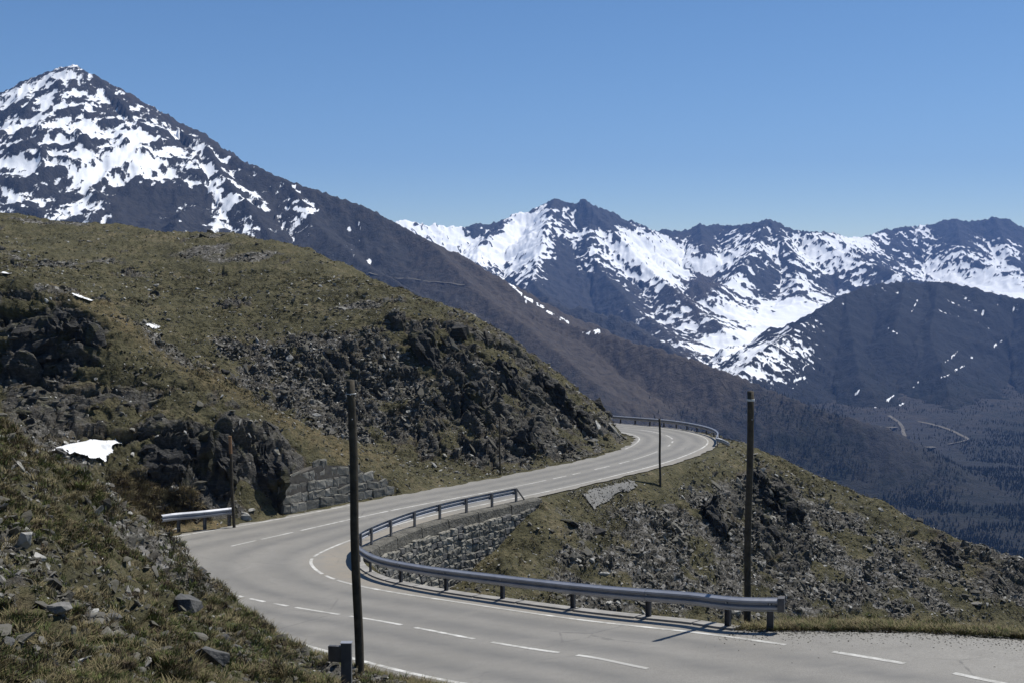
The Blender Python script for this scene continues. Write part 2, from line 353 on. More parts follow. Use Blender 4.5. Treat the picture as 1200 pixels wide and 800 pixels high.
# behind the bank: it falls to the outer shoulder of the hairpin / gully
CP += [(-13, 27, -5.2), (-14.5, 31, -7.4), (-19, 33, -7.0), (-22, 38, -7.6), (-17, 37, -9.8), (-28, 40, -7.2)]
for a in [(100, 560, 46), (200, 602, 49), (60, 560, 46), (0, 540, 44), (170, 585, 49), (250, 602, 52), (130, 568, 50)]: CP.append(PT(*a))
# front spur on the left
for a in [(-250, 270, 64), (-120, 300, 64), (0, 319, 63), (50, 331, 63), (110, 351, 63), (180, 400, 62), (250, 440, 61), (300, 470, 62.5), (360, 503, 64), (410, 522, 65.5), (455, 536, 67), (500, 550, 68.5),
          (0, 346, 60.5), (60, 350, 60.5), (110, 380, 60), (0, 440, 58), (60, 442, 58), (120, 440, 58), (0, 480, 52), (0, 500, 49), (100, 470, 56), (100, 500, 54), (140, 507, 53.2), (180, 478, 57), (200, 491, 55.7), (250, 490, 56.6),
          (300, 500, 58), (330, 520, 58.5), (350, 545, 58.5), (100, 530, 51), (66, 527, 50), (110, 545, 49), (140, 560, 51.8), (170, 572, 52), (220, 588, 52.8), (265, 596, 54), (320, 598, 55.5), (345, 600, 57),
          (140, 520, 53), (200, 500, 55), (260, 500, 56.2), (310, 518, 57.2), (360, 572, 58.6), (400, 546, 60.2), (440, 546, 62), (480, 560, 64), (400, 530, 62.5), (-100, 460, 56), (-100, 520, 48), (-200, 500, 50)]: CP.append(PT(*a))
# gully behind the spur crest, then the back hill
for (px, pz, Y) in [(0, -3.0, 72), (110, -3.6, 71), (200, -5.2, 70), (260, -7, 68.5), (300, -8.5, 69), (360, -10.4, 70)]: CP.append(((px-600)/F*Y, Y, pz))
for a in [(0, 310, 92), (100, 335, 88), (180, 380, 84), (240, 425, 79), (280, 455, 76), (330, 480, 76), (400, 505, 74.5), (450, 525, 73.5), (520, 545, 73), (570, 551, 73.5), (620, 549, 75.5), (670, 542, 78.5), (710, 533, 82), (740, 520, 87),
          (0, 280, 112), (100, 290, 108), (200, 340, 95), (200, 300, 106), (280, 340, 96), (280, 300, 104), (350, 340, 95), (350, 380, 88), (430, 360, 91), (270, 412, 82), (340, 400, 83), (420, 398, 82.5),
          (300, 440, 79.5), (400, 450, 78.5), (462, 372, 85), (540, 386, 85), (600, 411, 87), (650, 446, 88.5), (700, 482, 90.5), (500, 450, 79.5), (560, 470, 79.5), (620, 480, 82), (680, 505, 85),
          (-250, 235, 134), (-100, 240, 132), (0, 251, 130), (60, 259, 127), (150, 263, 123), (280, 273, 117), (360, 289, 112), (420, 316, 107), (480, 343, 101), (540, 367, 97), (590, 393, 94.5), (640, 429, 93.5), (690, 464, 94), (722, 482, 95), (745, 496, 98)]: CP.append(PT(*a))
for (px, Y, z) in [(-250, 160, 2), (0, 155, 0), (150, 150, -1), (280, 140, -3), (420, 128, -7), (540, 116, -12), (640, 110, -16), (700, 109, -15)]: CP.append(((px-600)/F*Y, Y, z))
# spur below the far leg: shoulder, scree face, crest
for a in [(660, 596, 63), (700, 584, 66), (760, 562, 71), (820, 543, 77), (850, 527, 84), (855, 518, 88), (880, 524, 89), (920, 541, 89), (960, 558, 88.5), (1000, 576, 88), (1040, 591, 87.5), (1100, 620, 86.5), (1150, 640, 86), (1200, 654, 85.5), (1330, 700, 85),
          (640, 620, 59), (640, 700, 53), (600, 655, 55), (590, 700, 50.5), (700, 640, 60), (700, 720, 56), (800, 600, 70), (800, 660, 65), (800, 720, 61.5), (900, 570, 82), (900, 640, 75), (900, 720, 68), (1000, 640, 80), (1000, 720, 73), (1100, 680, 80), (1100, 740, 74), (1200, 700, 81), (1200, 750, 76), (1330, 760, 78)]: CP.append(PT(*a))
CP += [(0, 42, -14.2), (-3, 43.5, -13.2), (6, 45, -18.5), (14, 45, -25), (24, 45, -30), (34, 45, -33), (20, 55, -27), (36, 60, -31), (-3.5, 47.5, -14.2), (48, 40, -34)]
for a in [(945, 733, 28.4), (1060, 742, 27.8), (1200, 754, 26.8), (945, 722, 29.6), (1070, 728, 29.2), (1200, 742, 28.2), (1330, 770, 26)]: CP.append(PT(*a))
CP += [(11, 34, -12.5), (18, 31, -12), (26, 24, -11), (5, 36, -13.5)]
CP += [(40, 100, -35), (60, 85, -42), (30, 110, -28), (75, 60, -46), (25, 125, -30), (15, 135, -30), (40, 140, -45)]
# road shoulders and foot of the retaining wall
for s in np.arange(.5, 29.5, .75):
    j = int(s*NS)
    for off in (OL[j]+.8,):
        p = road_at(s, np.array(off)); CP.append(tuple(p-[0, 0, .05]))
    if wall_h(s) > .3: p = road_at(s, np.array(-ER[j]-.9)); CP.append((p[0], p[1], p[2]-wall_h(s)))
    elif 5.3 < s <= 13.2: p = road_at(s, np.array(-ER[j]-.9)); CP.append((p[0], p[1], p[2]-.9))
    else: p = road_at(s, np.array(-ER[j]-.5)); CP.append(tuple(p-[0, 0, .08]))
CP = np.array(CP)
# polar grid, fine where the photograph looks, coarser around it
cols = np.concatenate([np.linspace(-700, -30, 110, endpoint=False), np.linspace(-30, 1230, 880), np.linspace(1233, 1700, 80)])
rows = np.concatenate([np.linspace(-3, 6, 14, endpoint=False), np.geomspace(6, 44, 250, endpoint=False), np.linspace(44, 100, 500, endpoint=False), np.geomspace(100, 150, 90)])
U = (cols-600)/F
YY, UU = np.meshgrid(rows, U, indexing='ij'); XX = UU*(np.maximum(YY, 0)+4*np.clip(1-YY/30, 0, 2))*1.0
x = XX.ravel().copy(); y = YY.ravel().copy()
_ri = np.unique(np.r_[np.arange(0, len(rows), 3), len(rows)-1]); _ci = np.unique(np.r_[np.arange(0, len(cols), 3), len(cols)-1])
_g = np.ix_(_ri, _ci); Zc = rbf(CP[:, :2], CP[:, 2], np.stack([XX[_g].ravel(), YY[_g].ravel()], 1), smooth=.25).reshape(len(_ri), len(_ci))
Zc = np.stack([np.interp(cols, cols[_ci], r) for r in Zc]); Z = np.stack([np.interp(rows, rows[_ri], Zc[:, j]) for j in range(len(cols))], 1).ravel()
SM = None
def left_out(x, y): return (y > 47) & (y < 57.5) & (x < -12)
def terrain_detail(x, y, Z, nr, nc):
    S, lat, rz, ol, er, dd = near_road(x, y)
    px, py = proj(x, y, Z); px = np.where(y > 2, px, 0); py = np.where(y > 2, py, 900)
    wob = 14*fbm2(x/3, y/3, 3, 50); wx = px+wob; wy = py+10*fbm2(x/2.5, y/2.5, 3, 60)
    R_ = np.zeros(x.shape); Sc = np.zeros(x.shape); Dr = np.zeros(x.shape)
    back = y > 69.5+0*x
    def add(A, poly, soft, w, cond): 
        m = polymask(poly, wx, wy, soft)*w*cond; np.maximum(A, m, out=A)
    far = (y > 44)
    add(R_, [(425, 398), (470, 368), (540, 376), (600, 402), (650, 440), (705, 478), (742, 500), (745, 520), (700, 540), (640, 546), (560, 548), (500, 540), (470, 470)], 9, 1, back & (x > -18))
    add(R_, [(270, 405), (440, 395), (500, 440), (480, 530), (420, 520), (300, 470)], 9, .55, back)
    add(Sc, [(250, 396), (440, 392), (500, 430), (500, 500), (470, 530), (420, 520), (300, 480)], 12, 1, back)
    add(Sc, [(430, 400), (600, 420), (700, 500), (700, 545), (480, 545)], 14, .42, back)
    spur = (y > 47) & (y < 69)
    add(R_, [(-300, 320), (0, 342), (60, 344), (105, 365), (135, 400), (128, 445), (60, 455), (0, 452), (-300, 450)], 7, 1, spur)
    add(R_, [(0, 450), (250, 452), (330, 500), (300, 520), (150, 520), (0, 520)], 12, .62, spur)
    add(R_, [(125, 560), (140, 518), (200, 488), (265, 486), (318, 502), (352, 535), (358, 596), (300, 600), (200, 594)], 6, 1, spur)
    add(Dr, [(120, 560), (330, 575), (300, 620), (190, 620), (100, 580)], 8, 1, (y > 40) & (y < 53.5))
    add(Dr, [(300, 460), (480, 540), (400, 545), (330, 500), (200, 430), (60, 335), (120, 345), (240, 420)], 10, .7, spur)
    dspur = (y > 44) & (x > -2)
    add(R_, [(850, 575), (890, 545), (935, 580), (950, 650), (925, 680), (870, 640)], 8, 1, dspur)
    add(R_, [(825, 590), (850, 590), (862, 660), (835, 640)], 6, .9, dspur)
    add(R_, [(1050, 610), (1200, 650), (1260, 700), (1170, 700), (1120, 660)], 10, .62, dspur)
    add(Sc, [(640, 640), (700, 600), (850, 560), (1000, 590), (1120, 690), (1130, 730), (900, 725), (620, 720)], 16, .9, dspur)
    add(Sc, [(930, 570), (1200, 660), (1300, 720), (1000, 700)], 14, .55, dspur)
    pz = fbm2(x*.22+y*.05, y*.2+Z*.25, 4, 120); pz2 = fbm2(x*.8, y*.5+Z*.7, 3, 125)
    R_ *= np.where(left_out(x, y), ss(-.42, -.05, pz+.35*pz2), ss(-.30, .12, pz+.45*pz2)*.95+.05)
    Sc *= np.where(y > 44, .25+.75*ss(-.28, .12, fbm2(x*.3, y*.25+Z*.3, 4, 130)+.3*pz2), 1)
    # foreground bank: tufts with stony runnels
    bank = y < 44
    q = fbm2(x*.28+y*.1, y*.16, 4, 70); Sc = np.maximum(Sc, bank*ss(.02, .28, q)*.8)
    run = polymask([(130, 600), (215, 640), (265, 690), (225, 700), (150, 655), (90, 620)], wx, wy, 14)*bank; Sc = np.maximum(Sc, run*.9)
    q2 = fbm2(x*.12, y*.12, 4, 90); midh = (y >= 44)
    Sc = np.maximum(Sc, midh*ss(.12, .4, q2)*.65)
    R_ = np.maximum(R_, midh*back*ss(.2, .42, fbm2(x*.2, y*.2, 4, 95))*.6)
    out = np.where(lat < 0, -lat-er, lat-(ol+EL)); d = np.maximum(out, 0)
    iswall = (lat < 0) & (wall_h(S) > .25); shoulder = (lat < 0) & (S < 13.3) & (S > 5.2)
    rough = ss(.3, 3.0, d)*np.where(iswall, ss(.6, 2, d), 1)
    for A in (R_, Sc): A *= ss(.2, 1.6, d)
    Gr = np.clip(1-R_*1.1-Sc*.75, 0, 1)
    # ---- displacement
    gz = Z.reshape(nr, nc)
    P3 = np.stack([x.reshape(nr, nc), y.reshape(nr, nc), gz], 2)
    tu = np.gradient(P3, axis=1); tv = np.gradient(P3, axis=0); N = np.cross(tu, tv); N /= np.linalg.norm(N, axis=2)[..., None]+1e-9; N[N[..., 2] < 0] *= -1; N = N.reshape(-1, 3)
    zz = Z
    # dipping slabs: rotate coordinates so beds plunge to the right
    a1 = math.radians(48); rx = x*math.cos(a1)-zz*math.sin(a1); rz_ = x*math.sin(a1)+zz*math.cos(a1)
    ah = math.radians(np.where(False, 0, 8)); lx = x*math.cos(ah)-zz*math.sin(ah); lz = x*math.sin(ah)+zz*math.cos(ah)
    left = (y > 44) & (y < 69.5) & (x < -15)
    rx = np.where(left, lx, rx); rz_ = np.where(left, lz, rz_)
    wv = .35*vn3(x*.7, y*.7, zz*.7, 5)
    f1, f2, idv = vor3(rx*.20+wv*.6, y*.42+wv, rz_*1.0+wv, 3)
    g1, g2, idg = vor3(rx*.55+wv, y*1.2, rz_*3.0+wv, 13)
    blk = (idv-.45)*1.35-.7*np.exp(-((f2-f1)/.07)**2)
    blk2 = (idg-.5)*.36-.22*np.exp(-((g2-g1)/.09)**2)
    fine = vn3(rx*1.6, y*3, rz_*7, 21)*.10
    saw = ((rz_*.95+.8*fbm2(x*.16, y*.3, 3, 247)+.22*fbm2(x*.9, y*.9, 3, 249)) % 1)**.7-.5
    dn = R_*(blk*np.where(left, 1, .62)+blk2*.8+fine+np.where(left, 0, .75)*saw)*rough
    h1, h2, idh = vor3(x*1.3, y*1.3, zz*1.7, 33)
    dn += Sc*rough*((idh-.5)*.22+.12*vn3(x*2.7, y*2.7, zz*2.7, 8))*np.where(bank, .55, 1)
    dn += left*rough*(.35+.65*R_)*((((zz+.10*x+.7*fbm2(x*.22, y*.22, 3, 147)+.25*fbm2(x*.9, y*.9, 3, 149))*1.05) % 1)**.6-.5)*.85
    lump = fbm2(x*.35, y*.35, 4, 40)*.7+fbm2(x*1.1, y*1.1, 3, 44)*.3
    terr = np.abs(((zz+.5*fbm2(x*.25, y*.25, 3, 47))*1.25) % 1-.5)*.25         # little sheep-walk terraces
    dn += (.25+.75*Gr)*rough*(lump*np.where(bank, .45, .6)+terr*np.where(bank, .5, 1.0))
    dn += rough*np.where(bank, .06, .10)*fbm2(x*3.3, y*3.3, 3, 48)
    b1, b2, bid = vor3(x*1.9+wv, y*1.9, zz*3.4, 63)
    dn += rough*np.where(bank, 1, .5)*ss(-.25, .2, fbm2(x*.5, y*.5, 3, 66))*((bid-.5)*.30-.10*np.exp(-((b2-b1)/.1)**2))
    edgefade = ss(0, 1, (150-y)/20)
    P = np.stack([x, y, Z], 1)+N*(dn*1.0)[:, None]*np.array([1, 1, 1.])
    # ---- carve the road bench
    bw = np.where(iswall, .25, np.where(shoulder, .6, np.where((lat > 0) & (S > 14) & (S < 17.2), 2.6, 1.6)))
    w = ss(0, 1, d/bw)
    # terrain sits under the paving
    und = rz-.06
    P[:, 2] = und*(1-w)+P[:, 2]*w
    P[:, 0] = x*(1-w)+P[:, 0]*w; P[:, 1] = y*(1-w)+P[:, 1]*w
    inw = iswall & (d > 0) & (d < .9)                      # trench for the wall body
    iw2 = (lat > 0) & (S > LW0-.05) & (S < LW1+.05)
    w = np.where(iw2, ss(.75, 1.15, d), w)
    P[:, 2] = np.where(iw2, und*(1-w)+np.maximum(P[:, 2], rz-.1)*w, P[:, 2])
    P[:, 2] = np.where(inw, np.minimum(P[:, 2], rz-wall_h(S)+.1+0*d), P[:, 2])
    return P, R_, Sc, Dr, Gr, d, S, lat
PTR, A_R, A_S, A_D, A_G, RD, RSt, RLt = terrain_detail(x, y, Z, len(rows), len(cols))
me = mesh_np('mountain_slope', PTR, grid_faces(len(rows), len(cols)), [M_slope], True, {'rock': A_R, 'grass': A_G, 'scree': A_S, 'dry': A_D})
slope = struct(link('ground', me), 'rocky alpine slopes of grass, scree and outcrops around the hairpin road')
GP = PTR.reshape(len(rows), len(cols), 3)
_tu = np.gradient(GP, axis=1); _tv = np.gradient(GP, axis=0); GN_ = np.cross(_tu, _tv); GN_ /= np.linalg.norm(GN_, axis=2)[..., None]+1e-9; GN_[GN_[..., 2] < 0] *= -1
GNf = GN_.reshape(-1, 3)
_ppx, _ppy = proj(PTR[:, 0], PTR[:, 1], PTR[:, 2])
def ground_at_px(px, py, Y0, Y1):
    """terrain vertex seen nearest to a pixel inside a depth window"""
    m = (PTR[:, 1] > Y0) & (PTR[:, 1] < Y1) & (RD > .45); idx = np.nonzero(m)[0]
    return idx[np.argmin((_ppx[idx]-px)**2+(_ppy[idx]-py)**2)]
def ground_z(x_, y_):
    r = np.searchsorted(rows, y_); r = min(max(r, 1), len(rows)-1); b = None
    sub = GP[max(r-6, 0):r+6].reshape(-1, 3); i = np.argmin((sub[:, 0]-x_)**2+(sub[:, 1]-y_)**2); return sub[i, 2]

# ------------------------------------------------------------------ road surface and markings
def build_road():
    ss_ = np.linspace(0, len(RP)-1, (len(RP)-1)*2+1)/NS; V = []; at = []; sd_ = []; gv = []; nc = 21
    for s in ss_:
        j = s*NS; k = int(min(j, len(RP)-2)); f = j-k
        ol = OL[k]*(1-f)+OL[k+1]*f; er = ER[k]*(1-f)+ER[k+1]*f; oc = OC[k]*(1-f)+OC[k+1]*f
        ew = .10*math.sin(s*9.3)+.08*math.sin(s*23+1)+random.uniform(-.05, .05)
        offs = np.linspace(-er+(.0 if 5 < s < 20 else ew*.6), ol+EL+ew, nc)
        p = road_at(np.full(nc, s), offs); V.append(p)
        a = [max(math.exp(-((o-oc*.28)/.35)**2), math.exp(-((o-oc*.75)/.35)**2), math.exp(-((o-oc-(ol-oc)*.28)/.35)**2), math.exp(-((o-oc-(ol-oc)*.72)/.35)**2)) for o in offs]
        at.append(a); gv.append([1. if s < 5.2 else 0.]*nc); sd_.append([max(0, min(1, -o/.4+.35))*(1 if 6 < s < 18 else .5) if not (s < 5.2 and o < -1.0) else .9 for o in offs])
    V = np.array(V).reshape(-1, 3)
    return mesh_np('road', V, grid_faces(len(ss_), nc), [M_asph], True, {'track': np.ravel(at), 'sand': np.ravel(sd_), 'gravel': np.ravel(gv)})
road = struct(link('road', build_road()), 'grey asphalt mountain road winding through a hairpin')
def strip(s0, s1, off, wdt, lift=.006, wob=0.):
    n = max(2, int((s1-s0)*14)); s = np.linspace(s0, s1, n)
    o = off(s) if callable(off) else np.full(n, off)
    a = road_at(s, o-wdt/2)+[0, 0, lift]; b = road_at(s, o+wdt/2)+[0, 0, lift]
    V = np.stack([a, b], 1).reshape(-1, 3); i = np.arange(n-1)*2
    return mesh_np('marking', V, np.stack([i, i+2, i+3, i+1], 1), [M_paint], True)
def addline(nm, s0, s1, off, w): return link(nm, strip(min(s0, s1), max(s0, s1), off, w), road)
zero = lambda s: 0*s
for a, b in [((920, 753), (395, 680)), ((392, 679), (381, 674)), ((378, 672), (367, 655)), ((368, 652), (830, 519)), ]:
    addline('edge_line', s_of_px(*a, zero), s_of_px(*b, zero), zero, .13)
addline('edge_line', s_of_px(830, 519, zero)+.03, 29.8, zero, .12)
for a, b in [((975, 763), (1060, 777)), ((1118, 789), (1180, 801))]: addline('edge_line', s_of_px(*a, zero), s_of_px(*b, zero), zero, .16)
addline('edge_line', 2.2, 2.45, zero, .16)
addline('edge_line', 2.9, s_of_px(327, 745, iOL), iOL, .14)
addline('edge_line', s_of_px(327, 745, iOL)+.02, s_of_px(224, 626, iOL), iOL, .13)
addline('edge_line', s_of_px(224, 626, iOL)+.02, s_of_px(420, 592, iOL), iOL, .12)
addline('edge_line', s_of_px(735, 531, iOL), 28, iOL, .12)
dash = [((758, 788), (676, 768)), ((655, 765), (577, 750)), ((556, 746), (487, 734)), ((471, 731), (410, 720)), ((398, 718), (347, 709)), ((338, 706), (322, 703)), ((311, 700), (294, 696)), ((286, 694), (275, 691)), ((264, 687), (250, 684)),
        ((272, 642), (300, 635)), ((306, 632), (343, 623)), ((352, 621), (412, 609)), ((416, 608), (455, 601)), ((648, 561), (664, 557)), ((671, 556), (680, 553)), ((697, 550), (714, 546)), ((726, 544), (738, 541)), ((742, 540), (772, 532)), ((785, 526), (788, 523)), ((789, 520), (790, 517)), ((788, 514), (780, 510)), ((775, 509), (750, 504))]
for a, b in dash:
    s0, s1 = s_of_px(*a, iOC), s_of_px(*b, iOC)
    if abs(s1-s0) < .04: s1 = s0+.04
    addline('centre_dash', s0, s1, iOC, .13)
addline('centre_dash', s_of_px(458, 600, iOC), s_of_px(640, 562, iOC), iOC, .12)
# concrete kerb strip that carries the guardrail
def kerb(s0, s1, inner, outer, top, name, label, m, bottom=None):
    n = int((s1-s0)*10); s = np.linspace(s0, s1, n); er = np.interp(s, ST, ER)
    lo = wall_h(s)*0+.35 if bottom is None else bottom(s)
    a = road_at(s, -er-inner); b = road_at(s, -er-outer); prof = [a+np.array([0, 0, -.2]), a+np.array([0, 0, top]), a*.06+b*.94+np.array([0, 0, top]), b+np.array([0, 0, top-.03]), b-np.stack([0*s, 0*s, lo], 1)]
    V = np.stack(prof, 1).reshape(-1, 3); i = (np.arange(n-1)*5)[:, None]+np.arange(4)[None]; i = i.ravel()
    Fq = np.stack([i, i+5, i+6, i+1], 1)
    caps = [[0, 1, 2, 3], [(n-1)*5+3, (n-1)*5+2, (n-1)*5+1, (n-1)*5]]
    return mesh_np(name, V, np.vstack([Fq, caps]), [m], False)
kb = struct(link('kerb', bpy.data.meshes.new('kerb_root_mesh')), 'concrete kerb strip carrying the guardrail around the hairpin')
bpy.data.objects.remove(kb)
kb = bpy.data.objects.new('kerb', None); C.objects.link(kb); struct(kb, 'concrete kerb strip carrying the guardrail around the hairpin')
s = 5.15
while s < 14.9:
    e = min(s+.72*1.0, 14.9); link('kerb_stone', kerb(s+.012, e-.012, -.02, .33, .05, 'kerb_stone', '', M_conc), kb); s = e
gp = []                                             # gravel patch beside the far leg
def gravel_patch():
    out = [(655, 596), (672, 582), (700, 571), (725, 565), (745, 563), (742, 571), (718, 580), (694, 597), (664, 601)]
    V = []; nx, ny = 60, 40; idx = {}
    for j in range(ny):
        for i in range(nx):
            s = 20.05+1.7*i/(nx-1); o = -.6-2.6*j/(ny-1)
            p = road_at(s, np.array(o)); V.append([p[0], p[1], ground_z(p[0], p[1])+.10+.015*random.random()])
    V = np.array(V); Fq = grid_faces(ny, nx); c = V[Fq].mean(1); a, b = proj(c[:, 0], c[:, 1], c[:, 2])
    u = 8*fbm2(c[:, 0]*1.3, c[:, 1]*1.3, 4, 9)
    m = polymask(out, a+u, b+u*.5, 1) > .5
    return mesh_np('gravel_patch', V, Fq[m], [M_grave], True)
struct(link('gravel_patch', gravel_patch()), 'pale grey gravel patch beside the far leg of the road')['kind'] = 'structure'

# ------------------------------------------------------------------ masonry walls
def stone_mesh(seed, m):
    r = random.Random(seed); vs = []; c = .10+.1*r.random()
    out = [(-.5, -.5+c*r.random()), (-.5+c*r.random()*1.3, -.5), (.5-c*r.random()*1.3, -.5), (.5, -.5+c*r.random()), (.5, .5-c*r.random()), (.5-c*r.random()*1.3, .5), (-.5+c*r.random()*1.3, .5), (-.5, .5-c*r.random())]
    for sc, yy in ((1, .5), (1, -.36), (.92, -.46), (.6, -.5)):
        for (a, b) in out: vs.append((a*sc+r.uniform(-.05, .05), yy+r.uniform(-.10, .10)*(yy < 0), b*sc+r.uniform(-.05, .05)))
    fs = []
    for k in range(3):
        for i in range(8): j = (i+1) % 8; fs.append((k*8+i, k*8+j, (k+1)*8+j, (k+1)*8+i))
    fs.append(tuple(range(24, 32)))
    return pymesh('stone', vs, fs, m)
STONES = [stone_mesh(i, [M_stoneA, M_stoneB, M_stoneA, M_stoneC][i % 4]) for i in range(16)]
def masonry(parent, s0, s1, offf, side, hf, top0, course, lw, batter, limit):
    """lays stones on a battered face; side -1 = towards the inside of the hairpin"""
    n = 0; k = 0; zc = 0
    hmax = max(hf(s) for s in np.linspace(s0, s1, 40))
    while zc < hmax:
        ch = course*random.uniform(.85, 1.2); s = s0+random.random()*.08
        while s < s1:
            w = random.uniform(*lw)*ch/course
            p0 = road_at(s, np.array(offf(s))); p1 = road_at(min(s+.1, s1+.1), np.array(offf(min(s+.1, s1+.1)))); L = np.linalg.norm(p1-p0)/.1
            ds = w/L; sm = s+ds/2; s += ds
            if sm > s1 or zc+ch*.55 > hf(sm)+.12: continue
            if n >= limit: return n
            q = road_at(sm, np.array(offf(sm)+side*batter*zc)); t = (p1-p0)/np.linalg.norm(p1-p0)
            o = bpy.data.objects.new('stone', random.choice(STONES)); C.objects.link(o); o.parent = parent
            nrm = np.array([-t[1], t[0], 0])*(1 if side > 0 else -1)  # outward of the visible face below
            # local -Y is the visible face
            vis = RNv(sm)*(-1 if VIS == 'in' else -1)
            X = np.array([t[0], t[1], 0]); X /= np.linalg.norm(X); Yv = np.array([-vis[0], -vis[1], 0]); 
            if np.cross(X, Yv)[2] < 0: X = -X
            M = Matrix(((X[0], Yv[0], 0, 0), (X[1], Yv[1], 0, 0), (0, 0, 1, 0), (0, 0, 0, 1)))
            z = q[2]-top0-zc-ch/2 if VIS == 'in' else q[2]+top0+zc+ch/2
            sl_ = t[2]
            M = Matrix.Translation((q[0], q[1], z)) @ M @ Matrix.Rotation(random.uniform(-.07, .07), 4, 'Y') @ Matrix.Diagonal((w*random.uniform(.9, .97), .26+random.uniform(0, .12), ch*random.uniform(.86, .96), 1))
            o.matrix_world = M; n += 1
        zc += ch
    return n
def RNv(s):
    k = min(int(s*NS), len(RP)-1); v = RN[k]; return np.array([v[0], v[1]])
def wall_body(name, prof, s0, s1, m, parent, n=60):
    """prof(s) -> list of (offset, z relative to road) corners, extruded along the road"""
    V = []; ss_ = np.linspace(s0, s1, n); k = len(prof(s0))
    for s in ss_:
        for o, z in prof(s): p = road_at(s, np.array(o)); V.append((p[0], p[1], p[2]+z))
    Fq = []
    for i in range(n-1):
        for j in range(k): Fq.append((i*k+j, i*k+(j+1) % k, (i+1)*k+(j+1) % k, (i+1)*k+j))
    me = bpy.data.meshes.new(name); me.from_pydata([tuple(map(float, v)) for v in V], [], Fq+[tuple(range(k)), tuple((n-1)*k+j for j in range(k))][:: 1]); me.materials.append(m); me.update()
    return link(name, me, parent)
hw = lambda s: float(wall_h(s)); bandh = lambda s: min(.46, .26+.25*max(0, hw(s)-.3))+.05*math.sin(s*7)+.03*math.sin(s*19)
rw = thing('retaining_wall', 'curved stone retaining wall with concrete top band under the far guardrail inside the hairpin', 'wall', tuple(road_at(16.5, np.array(-1.2))-[0, 0, 3.5]))
bpy.context.view_layer.update(); rw_inv = None
def unparented(root, fn):
    before = set(o.name for o in C.objects); fn(); bpy.context.view_layer.update()
er_ = lambda s: float(iER(s))
rw.location = (0, 0, 0)
s = 13.9; i = 0
while s < 19.4:                                         # cast concrete band, in bays
    e = min(s+.62, 19.42)
    b = wall_body('concrete_band', lambda q: [(-er_(q)+.02, -.1), (-er_(q)+.02, .05), (-er_(q)-.50, .05), (-er_(q)-.56, -.02), (-er_(q)-.60, -bandh(q)), (-er_(q)-.02, -bandh(q))], s+.008, e-.008, M_concd, rw, 10)
    s = e
wall_body('mortar_core', lambda q: [(-er_(q)-.1, -bandh(q)+.05), (-er_(q)-.54, -bandh(q)+.05), (-er_(q)-.56-.10*max(0, hw(q)), -hw(q)-.5), (-er_(q)-.1, -hw(q)-.5)], 13.6, 19.4, M_mortar, rw)
VIS = 'in'
masonry_n = masonry(rw, 13.7, 19.4, lambda q: -er_(q)-.52-.10*bandh(q), -1, lambda q: hw(q)-bandh(q)+.25, 0, .34, (.34, .62), .10, 290) if False else 0
# courses are hung below the band, so the top of each stone column follows it
def lay(parent, s0, s1, off, topz, hf, course, lw, batter, up, limit, thick=.3, jit=.13, pool=None):
    n = 0; zc = 0; hmax = max(hf(q) for q in np.linspace(s0, s1, 40))
    while zc < hmax and n < limit:
        ch = course*random.uniform(.85, 1.2); s = s0-random.random()*.05
        while s < s1 and n < limit:
            w = random.uniform(*lw); p0 = road_at(s, np.array(off(s))); s2 = min(s+.1, 29); p1 = road_at(s2, np.array(off(s2)))
            L = np.linalg.norm(p1-p0)/(s2-s); ds = w/L; sm = s+ds/2; s += ds
            if sm > s1 or zc+ch*.6 > hf(sm): continue
            q = road_at(sm, np.array(off(sm)-batter*zc*(1 if not up else -1))); t = (p1-p0)[:2]; t /= np.linalg.norm(t)
            vis = -RNv(sm); vis = vis-t*vis.dot(t); vis /= np.linalg.norm(vis)
            Yv = -vis; X = np.array([Yv[1], -Yv[0]])
            z = q[2]+topz(sm)+(zc+ch/2 if up else -zc-ch/2)
            M = Matrix.Translation((q[0], q[1], z)) @ Matrix(((X[0], Yv[0], 0, 0), (X[1], Yv[1], 0, 0), (0, 0, 1, 0), (0, 0, 0, 1))) @ Matrix.Rotation(random.uniform(-jit, jit), 4, 'Y') @ Matrix.Diagonal((w*random.uniform(.95, 1.05), thick+random.uniform(0, .16), ch*random.uniform(.9, 1.06), 1))
            o = bpy.data.objects.new('stone', random.choice(pool or STONES)); C.objects.link(o); o.parent = parent; o.matrix_basis = M; n += 1
        zc += ch
    return n
n1 = lay(rw, 13.75, 19.3, lambda q: -er_(q)-.54-.08*bandh(q), lambda q: -bandh(q), lambda q: hw(q)-bandh(q)+.3, .33, (.34, .60), .10, False, 295)
hl = lambda s: float(np.interp((s-LW0)/(LW1-LW0), [0, .06, .3, .6, .8, 1], [1.3, 1.9, 2.3, 2.0, 1.1, .25]))
lw_ = thing('stone_wall', 'rough low stone wall at the foot of the grassy slope on the far side of the road', 'wall', (0, 0, 0))
wall_body('mortar_core', lambda q: [(iOL(q)+EL+.62, -.2), (iOL(q)+EL+.75, hl(q)*.95), (iOL(q)+EL+1.5, hl(q)*.9), (iOL(q)+EL+1.3, -.2)], LW0, LW1, M_mortar, lw_)
n2 = lay(lw_, LW0, LW1, lambda q: float(iOL(q))+EL+.66, lambda q: -.08, lambda q: hl(q)+.12, .50, (.35, 1.1), .10, True, 230, .08, .24, [q for i, q in enumerate(STONES) if i % 4 != 3])
print('wall stones', n1, n2)

